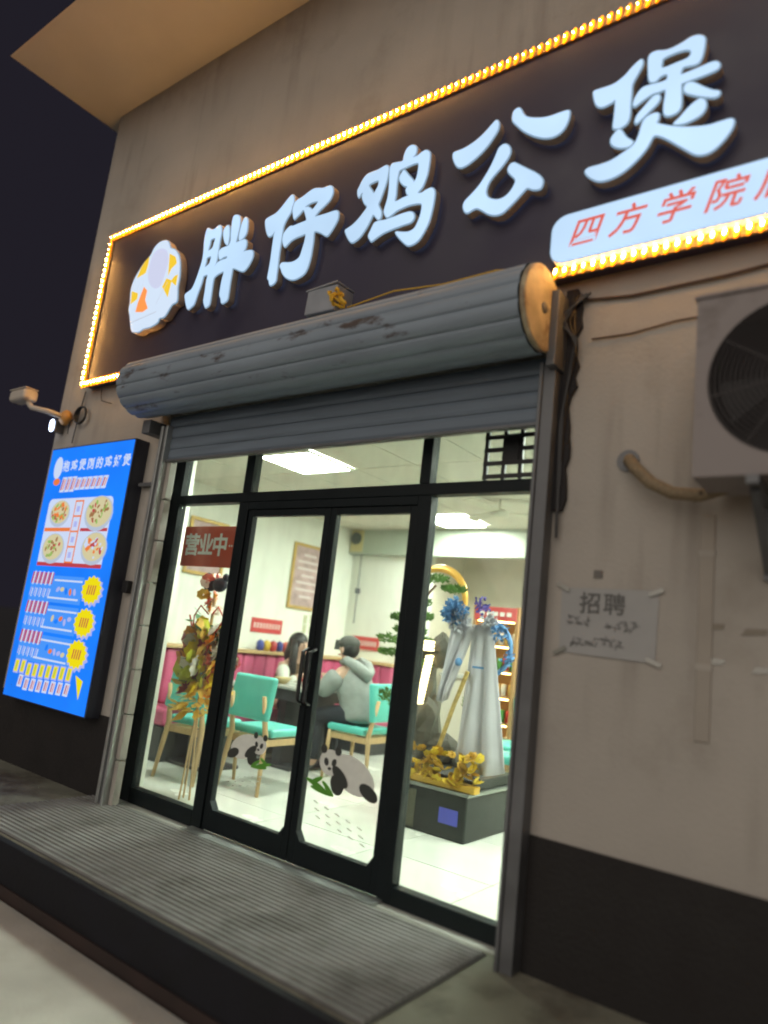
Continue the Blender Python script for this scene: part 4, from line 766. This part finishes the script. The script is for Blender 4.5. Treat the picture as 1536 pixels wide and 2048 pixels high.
wall_poster('gilt framed mauve poster on the left wall above the seated people', 2.93,3.52,1.53,2.31); wall_poster('gilt framed poster high on the left wall behind the open sign', 1.40,1.90,1.72,2.30)
M_RS = mat('red_sign_card', (.52,.06,.06), .5)
def red_card(label, p, rz, w_):
    t = thing('red_wall_sign', label, 'sign', p, rz, group='small red signs over the sofa')
    MB().box(-w_/2,w_/2,-.008,0,-.08,.08).obj('card', M_RS, t)
    for k in range(9): 
        x = -w_/2+.05+k*(w_-.1)/8
        for q in range(3): MB().box(x-.016,x+.016,-.0095,-.0085,-.026+q*.02,-.019+q*.02).obj('stroke', M_WT, t)
        MB().box(x-.004,x+.004,-.0110,-.0100,-.03,.03).obj('stroke', M_WT, t)
red_card('small red sign with white writing on the left wall above the toy cups', (IX0+.002,2.67,1.29), math.pi/2, .48); red_card('small red sign with white writing on the back wall behind the hooded person', (-5.45,BY-.003,1.22), 0, .42)
SL = thing('menu_slips', 'handful of pale menu slips pinned on the wall below the framed poster', 'paper slips', (IX0+.002,3.45,1.36))
for k in range(6): MB().box(0,.003,-.03,.03,-.05,.05).obj('slip', mat('slip_paper', (.50,.52,.36), .8), SL, loc=(.001*k,-.16+(k%3)*.11,(.06 if k < 3 else -.06)+.01*(k%2)))
FN = thing('wall_fan', 'dark round fan on a pale yellow plate high in the back left corner', 'fan', (-5.70,BY-.10-.012,2.50))
MB().box(-.10,.10,.0,.01,-.14,.14).obj('plate', mat('cream_plate', (.60,.52,.28), .6), FN); MB().tube([(0,-.03,.03),(0,0,.03)],.075,20).obj('motor', mat('fan_grey', (.10,.13,.12), .5), FN)
for k in range(4): 
    pts = [(.02*(k+1)*math.cos(a), -.035, .03+.02*(k+1)*math.sin(a)) for a in [2*math.pi*i/20 for i in range(21)]]; MB().tube(pts,.003,5,cap=False).obj('guard_ring', M_RAIL, FN)
tag(MB().tube([(-5.66,BY-.03,2.33),(-5.66,BY-.03,1.9),(-5.66,BY-.03,1.45)],.007,6).obj('hanging_cable', M_RAIL), 'grey cable hanging down the back wall below the fan', 'cable'); tag(MB().box(-5.69,-5.63,BY-.045,BY-.003,1.83,1.90).obj('cord_switch', M_RAIL, bevel=.006), 'small grey switch on the hanging cord', 'switch')
CF = thing('ceiling_fan', 'pale three bladed ceiling fan near the back of the room', 'ceiling fan', (-2.96,2.57,2.649), .5)
M_FAN = mat('fan_cream', (.55,.54,.44), .5)
MB().tube([(0,0,0),(0,0,-.10)],.012,8).obj('rod', M_FAN, CF); MB().lathe([(.03,-.06),(.085,-.05),(.09,-.01),(.05,.01)],(0,0,-.10),18).obj('motor', M_FAN, CF, smooth=True)
for k in range(3):
    b = MB().box(.08,.56,-.055,.055,-.004,.004).obj('blade', M_FAN, CF, bevel=.003, loc=(0,0,-.12)); b.rotation_euler = (math.radians(10),0,2*math.pi*k/3)
# ---------------------------------------------------------------- flower arrangement in the left pane
FA = thing('flower_arrangement', 'tall flower arrangement with ribbons and a dark bow behind the left pane', 'flowers', (-4.20,.52,0))
rf = random.Random(11)
FC = [('yellow',(.90,.66,.03)),('lime',(.70,.72,.05)),('orange',(.90,.34,.04)),('maroon',(.30,.03,.05)),('white',(.85,.82,.74)),('green',(.10,.20,.09)),('gold',(.85,.55,.10)),('rose',(.85,.22,.16))]
FM = [mat('petal_'+n_, c, .6) for n_, c in FC]
def bloom(mm):
    b = MB()
    for ringi, (nr, rr_, up) in enumerate(((7,.055,.012),(5,.035,.028),(3,.016,.038))):
        for i in range(nr):
            a = 2*math.pi*i/nr+ringi*.4; w_ = rr_*.55; c, s_ = math.cos(a), math.sin(a); pts = []
            for d, l, h in ((.15,0,0),(.7,-w_,up*.5),(1.05,0,up),(.7,w_,up*.5)): pts.append((rr_*d*c-l*s_, rr_*d*s_+l*c, h))
            b.add(pts, [(0,1,2,3)])
    return b.mesh('bloom', mm)
BM_ = [bloom(mm) for mm in FM]
for i in range(120):
    a = rf.uniform(0,6.28); z = rf.uniform(.74,1.24); r = (.19-.35*abs(z-.98)/.35*.19)*math.sqrt(rf.random())+.04
    k = rf.choice([0,0,0,1,1,2,3,3,4,5,6,7])
    o = link_copy(BM_[k], 'bloom', FA, (r*math.cos(a), r*math.sin(a)*.7, z), (rf.uniform(.4,1.9), rf.uniform(-.6,.6), a), (rf.uniform(.9,1.6),)*3)
lf = MB()
for i in range(170):
    a = rf.uniform(0,6.28); low = i < 110; z = rf.uniform(.60,.80) if low else rf.uniform(.8,1.3); r = rf.uniform(.05,.26); d = Vector((math.cos(a),math.sin(a)*.7,rf.uniform(-.6,.3) if low else rf.uniform(-.1,.8))).normalized(); p = Vector((r*.6*math.cos(a),r*.5*math.sin(a),z)); L_ = rf.uniform(.07,.15); s_ = d.cross(Vector((rf.uniform(-1,1),rf.uniform(-1,1),1))).normalized()*L_*.2
    lf.add([p,p+d*L_*.5+s_,p+d*L_,p+d*L_*.5-s_],[(0,1,2,3)])
lo = lf.obj('foliage', FM[5], FA); lo.data.materials.append(FM[6])
for i, p in enumerate(lo.data.polygons): p.material_index = 1 if i < 110 else 0
lo['kind'] = 'stuff'
M_RIB = mat('red_ribbon', (.45,.05,.04), .5); M_BOW = mat('black_bow', (.012,.014,.03), .6)
for s_ in (-1,1):
    MB().ell((s_*.055,-.02,1.545),(.075,.035,.055),12,8).obj('bow_loop', M_BOW, FA, smooth=True); MB().ell((s_*.10,-.01,1.60),(.03,.025,.035),10,6).obj('bow_loop', M_BOW, FA, smooth=True)
    MB().tube([(s_*.02,-.02,1.32),(s_*.10,-.04,1.38),(s_*.17,-.03,1.30),(s_*.20,0,1.12)],.006,6).obj('ribbon', M_RIB, FA); MB().tube([(s_*.02,-.02,1.05),(s_*.12,-.06,1.18),(s_*.20,-.05,1.30)],.007,6).obj('ribbon', M_RIB, FA)
for k in range(14): 
    a = rf.uniform(0,6.28); link_copy(BM_[[7,4,2,6][k%4]], 'bloom', FA, (.09*math.cos(a)*rf.random()-.02,-.03+.05*math.sin(a),rf.uniform(1.30,1.62)), (rf.uniform(.8,1.8),rf.uniform(-.5,.5),a), (.9,)*3)
MB().tube([(.0,0,.62),(0,0,1.45)],.012,8).obj('stem', M_WOOD, FA)
for k in range(3): 
    a = 2*math.pi*k/3+.4; MB().tube([(0,0,.72),(.045*math.cos(a),.04*math.sin(a),0)],.007,8).obj('stand_leg', M_WOOD, FA)
# ---------------------------------------------------------------- black plinth with water feature
PT = thing('black_plinth', 'glossy black plinth under the water feature inside the right pane', 'plinth', (-2.72,1.83,0))
M_PL = mat('black_gloss', (.010,.014,.013), .40, spec=.25, noise=.2, nscale=3)
MB().prism([(-.38,0),(.31,0),(.31,.30),(-.38,.30)], -.40, .40).obj('body', M_PL, PT, bevel=.012); MB().box(-.40,.33,-.42,.42,.301,.325).obj('rim', mat('plinth_rim', (.20,.22,.20), .25, metal=.4), PT, bevel=.006)
MB().box(.10,.25,-.4035,-.4005,.10,.20).obj('sticker', mat('blue_sticker', (.05,.06,.40), .5), PT); MB().box(-.18,-.10,-.4035,-.4005,.02,.27).obj('sticker', mat('dark_stripe', (.05,.05,.03), .4), PT)
WF = thing('water_feature', 'rockery water feature with golden ring, pine tree and strings of warm lights', 'water feature', (-3.02,1.93,.326))
M_ROCK = mat('dark_rock', (.07,.065,.05), .7, noise=.4, nscale=8, bump=.6, bscale=25); M_GOLDR = mat('gold_ring', (.62,.36,.08), .3, metal=.5, emit=(.9,.45,.08), es=.25)
def rock(c, r, name, sd):
    rr_ = random.Random(sd); b = MB().ell(c, r, 12, 8); b.v = [tuple(c[i]+(p[i]-c[i])*(.8+.35*rr_.random()) for i in range(3)) for p in b.v]; return b.obj(name, M_ROCK, WF)
MB().box(-.10,.60,-.40,.25,0,.07).obj('basin', M_PL, WF, bevel=.01)
rock((-.12,.05,.28),(.13,.14,.30),'rock',1); rock((-.18,.08,.62),(.10,.10,.34),'rock',2); rock((.02,.08,.14),(.16,.14,.14),'rock',3); rock((-.02,.0,.92),(.09,.08,.14),'rock',4); rock((.30,.05,.12),(.14,.12,.12),'rock',5)
pts = [(-.14+.27*math.cos(a), .06, 1.33+.27*math.sin(a)) for a in [math.radians(-40+10*i) for i in range(23)]]
MB().tube(pts, [.012+.022*math.sin(math.pi*i/22) for i in range(23)], 8).obj('moon_ring', M_GOLDR, WF, smooth=True)
M_WARM = mat('warm_bulb', (.8,.7,.5), .4, emit=(1.,.78,.42), es=5.)
bm_ = MB().ell((0,0,0),(.022,.022,.013),8,6).mesh('bulb', M_WARM, True)
for k in range(15): link_copy(bm_, 'bulb', WF, (-.115+.004*k,-.12,.50+.026*k))
for k in range(15): link_copy(bm_, 'bulb', WF, (-.080+.004*k,-.125,.505+.026*k))
for k in range(9): link_copy(bm_, 'bulb', WF, (-.09+.03*(k%3),-.12,.92+.03*(k//3)))
MB().box(-.14,.0,-.13,-.03,.90,.912).obj('lamp_tray', M_PL, WF)
M_PINE = mat('pine_green', (.09,.20,.035), .7, noise=.3, nscale=12)
MB().tube([(-.36,.0,.42),(-.40,.02,.66),(-.33,.03,.85),(-.38,.02,1.05),(-.28,.02,1.3),(-.14,.02,1.45)],[.035,.03,.026,.02,.015,.01],8).obj('trunk', mat('pine_bark', (.12,.07,.04), .9, noise=.3, nscale=14), WF, smooth=True)
rp = random.Random(5)
for (cx,cz,rx,rz_) in ((-.50,.97,.15,.05),(-.34,1.05,.14,.05),(-.42,1.16,.11,.045),(-.52,.86,.10,.04),(-.30,1.30,.12,.05),(-.16,1.50,.13,.045),(-.44,.50,.12,.09),(-.26,1.18,.12,.05),(-.20,.80,.09,.04),(.05,1.42,.10,.04),(-.22,.98,.10,.04),(.34,.55,.10,.07),(.38,.42,.09,.06)):
    b = MB()
    for q in range(230):
        a = rp.uniform(0,6.28); d = math.sqrt(rp.random()); p = Vector((cx+rx*d*math.cos(a), .0+rx*.8*d*math.sin(a), cz+rz_*rp.uniform(-1,1)*(1-d*.6))); dr = Vector((math.cos(a)*.6+rp.uniform(-.4,.4),math.sin(a)*.6,rp.uniform(.1,1))).normalized()*rp.uniform(.02,.04); s_ = dr.cross(Vector((rp.uniform(-1,1),1,0))).normalized()*.011
        b.add([p-s_,p+s_,p+dr],[(0,1,2)])
    b.obj('foliage_pad', M_PINE, WF)
# yellow flower fence on the plinth
YF = thing('yellow_flower_tray', 'row of yellow artificial flowers along the black plinth edge', 'flowers', (-2.72,1.47,.326))
MB().box(-.36,.36,-.04,.04,.0,.05).obj('tray', mat('yellow_tray', (.45,.27,.02), .6), YF, bevel=.006)
YB = [bloom(mat('petal_bright_yellow', (.62,.44,.02), .6)), bloom(mat('petal_ochre', (.45,.26,.02), .6))]
for k in range(90): link_copy(YB[k % 2], 'bloom', YF, (-.37+.76*rp.random(),-.06+.10*rp.random(),.04+.20*rp.random()**1.6), (rp.uniform(.3,1.4),rp.uniform(-.5,.5),rp.uniform(0,6)), (rp.uniform(.5,.9),)*3)
# ---------------------------------------------------------------- white drapes with blue tulle
DR = thing('ribbon_stand', 'white fabric sashes hanging below blue tulle bows inside the right pane', 'ribbon stand', (-2.52,1.60,.326))
M_DR = mat('white_sash', (.50,.50,.55), .8, noise=.06, nscale=5); M_BT = mat('blue_tulle', (.10,.24,.46), .8, noise=.3, nscale=20); M_PT2 = mat('purple_tulle', (.10,.08,.36), .8)
def sash(top, bot, zt, zb):
    b = MB(); n = 14; rows = 10
    for r in range(rows+1):
        t = r/rows; xa = top[0]+(bot[0]-top[0])*t; xb = top[1]+(bot[1]-top[1])*t
        for i in range(n+1):
            u = i/n; b.v.append((xa+(xb-xa)*u, .020*math.sin(u*14+t*1.5)*(.4+t)-.03, zt+(zb-zt)*t-(.05*math.sin(math.pi*u) if r == rows else 0)))
    for r in range(rows):
        for i in range(n): b.f.append((r*(n+1)+i, r*(n+1)+i+1, (r+1)*(n+1)+i+1, (r+1)*(n+1)+i))
    o = b.obj('sash', M_DR, DR, smooth=True); sd_ = o.modifiers.new('thick','SOLIDIFY'); sd_.thickness = .004; return o
sash((-.22,-.02),(-.30,-.20),1.12,.60); sash((-.04,.12),(-.10,.30),1.14,.16); 
MB().tube([(.03,.03,0),(.03,.03,1.2)],.012,8).obj('pole', M_RAIL, DR)
def puff(c, r, mm, n=260):
    b = MB()
    for q in range(n):
        v = Vector((rp.gauss(0,1),rp.gauss(0,1),rp.gauss(0,1))).normalized(); p = Vector(c)+v*r*rp.uniform(.2,1); s_ = v.cross(Vector((rp.uniform(-1,1),rp.uniform(-1,1),rp.uniform(-1,1)))).normalized()*r*.20
        b.add([p-s_,p+v*r*.2,p+s_,p-v*r*.18],[(0,1,2,3)])
    return b.obj('tulle_puff', mm, DR)
puff((-.20,-.05,1.22),.11,M_BT); puff((-.15,-.05,1.15),.09,M_DR,160); puff((.09,-.03,1.17),.08,M_DR,140); puff((.02,-.04,1.28),.07,M_PT2,80); puff((.17,-.02,1.10),.08,M_BT,90); puff((.24,0,.92),.06,M_BT,60)
pts = [(.08+.17*math.cos(a), .02, .98+.19*math.sin(a)) for a in [math.radians(-70+15*i) for i in range(13)]]; MB().tube(pts,.018,8).obj('ring', M_BT, DR, smooth=True)
MB().ell((-.12,-.06,.86),(.03,.02,.03),10,6).obj('rosette', M_BT, DR); MB().box(.0,.09,-.065,-.06,.83,.845).obj('bow_tie', M_BT, DR); MB().tube([(-.03,-.07,.80),(-.12,-.07,.55),(-.22,-.07,.22)],.018,6).obj('gold_tassel', mat('gold_thread', (.38,.27,.08), .6, noise=.3, nscale=40), DR)
# ---------------------------------------------------------------- warm lit drinks shelf
SH = thing('drinks_shelf', 'tall shelf of drinks with warm lit levels behind the right pane', 'shelf', (-3.36,3.60,0))
M_SW = mat('shelf_wood', (.40,.22,.09), .5); M_GLOW = mat('warm_strip', (.8,.6,.3), .5, emit=(1.,.62,.24), es=22.)
for x in (-.24,.24): MB().box(x-.015,x+.015,-.16,.16,0,1.75).obj('side_panel', M_SW, SH)
MB().box(-.225,.225,.145,.16,.02,1.75).obj('back_panel', mat('shelf_back', (.55,.36,.15), .6), SH)
for k in range(7): 
    z = .10+k*.25; MB().box(-.224,.224,-.16,.144,z,z+.02).obj('shelf_board', M_SW, SH); MB().box(-.20,.20,-.15,-.135,z-.010,z-.001).obj('light_strip', M_GLOW, SH)
MB().box(-.235,.235,-.175,-.165,1.60,1.74).obj('sign_board', M_RS, SH)
for k in range(5): MB().box(-.17+k*.075,-.12+k*.075,-.178,-.176,1.65,1.69).obj('sign_stroke', M_WT, SH)
CANM = [mat('can_'+n_, c, .3) for n_, c in (('red',(.5,.03,.03)),('white',(.6,.6,.55)),('green',(.05,.25,.05)),('gold',(.5,.33,.08)))]
can = [MB().lathe([(.026,0),(.03,.008),(.03,.105),(.024,.118)],(0,0,0),12).mesh('drink_can', c, True) for c in CANM]
ci = 0
for k in range(6):
    for i in range(6):
        o = link_copy(can[(ci*7+i*3+k) % 4], 'drink_can', None, (-3.36-.18+.072*i, 3.60-.07+.01*(i%2), .121+k*.25)); ci += 1
        tag(o, '%s drink can, %s from the left on the %s lit shelf from below' % (('red','white','green','gold')[((ci-1)*7+i*3+k) % 4], ('first','second','third','fourth','fifth','last')[i], ('lowest','second','third','fourth','fifth','sixth')[k]), 'drink can', 'cans on the drinks shelf')
ST = thing('bar_stool', 'round turquoise stool with pale legs beside the plinth', 'stool', (-2.66,2.62,0))
MB().lathe([(.15,0),(.175,.02),(.175,.055),(.15,.075)],(0,0,.40),24).obj('seat', M_TURQ, ST, smooth=True)
for k in range(4): a = math.pi/4+k*math.pi/2; MB().tube([(.11*math.cos(a),.11*math.sin(a),.40),(.16*math.cos(a),.16*math.sin(a),0)],.014,8).obj('leg', M_WOOD, ST)
CN = thing('serving_counter', 'pale counter at the back of the room under the beam', 'counter', (-3.9,4.6,0)); MB().box(-.6,1.2,-.2,.2,0,.95).obj('cabinet', mat('counter_cream', (.55,.52,.44), .5), CN, bevel=.008); MB().box(-.63,1.23,-.23,.23,.951,.985).obj('countertop', M_TOP, CN, bevel=.006)
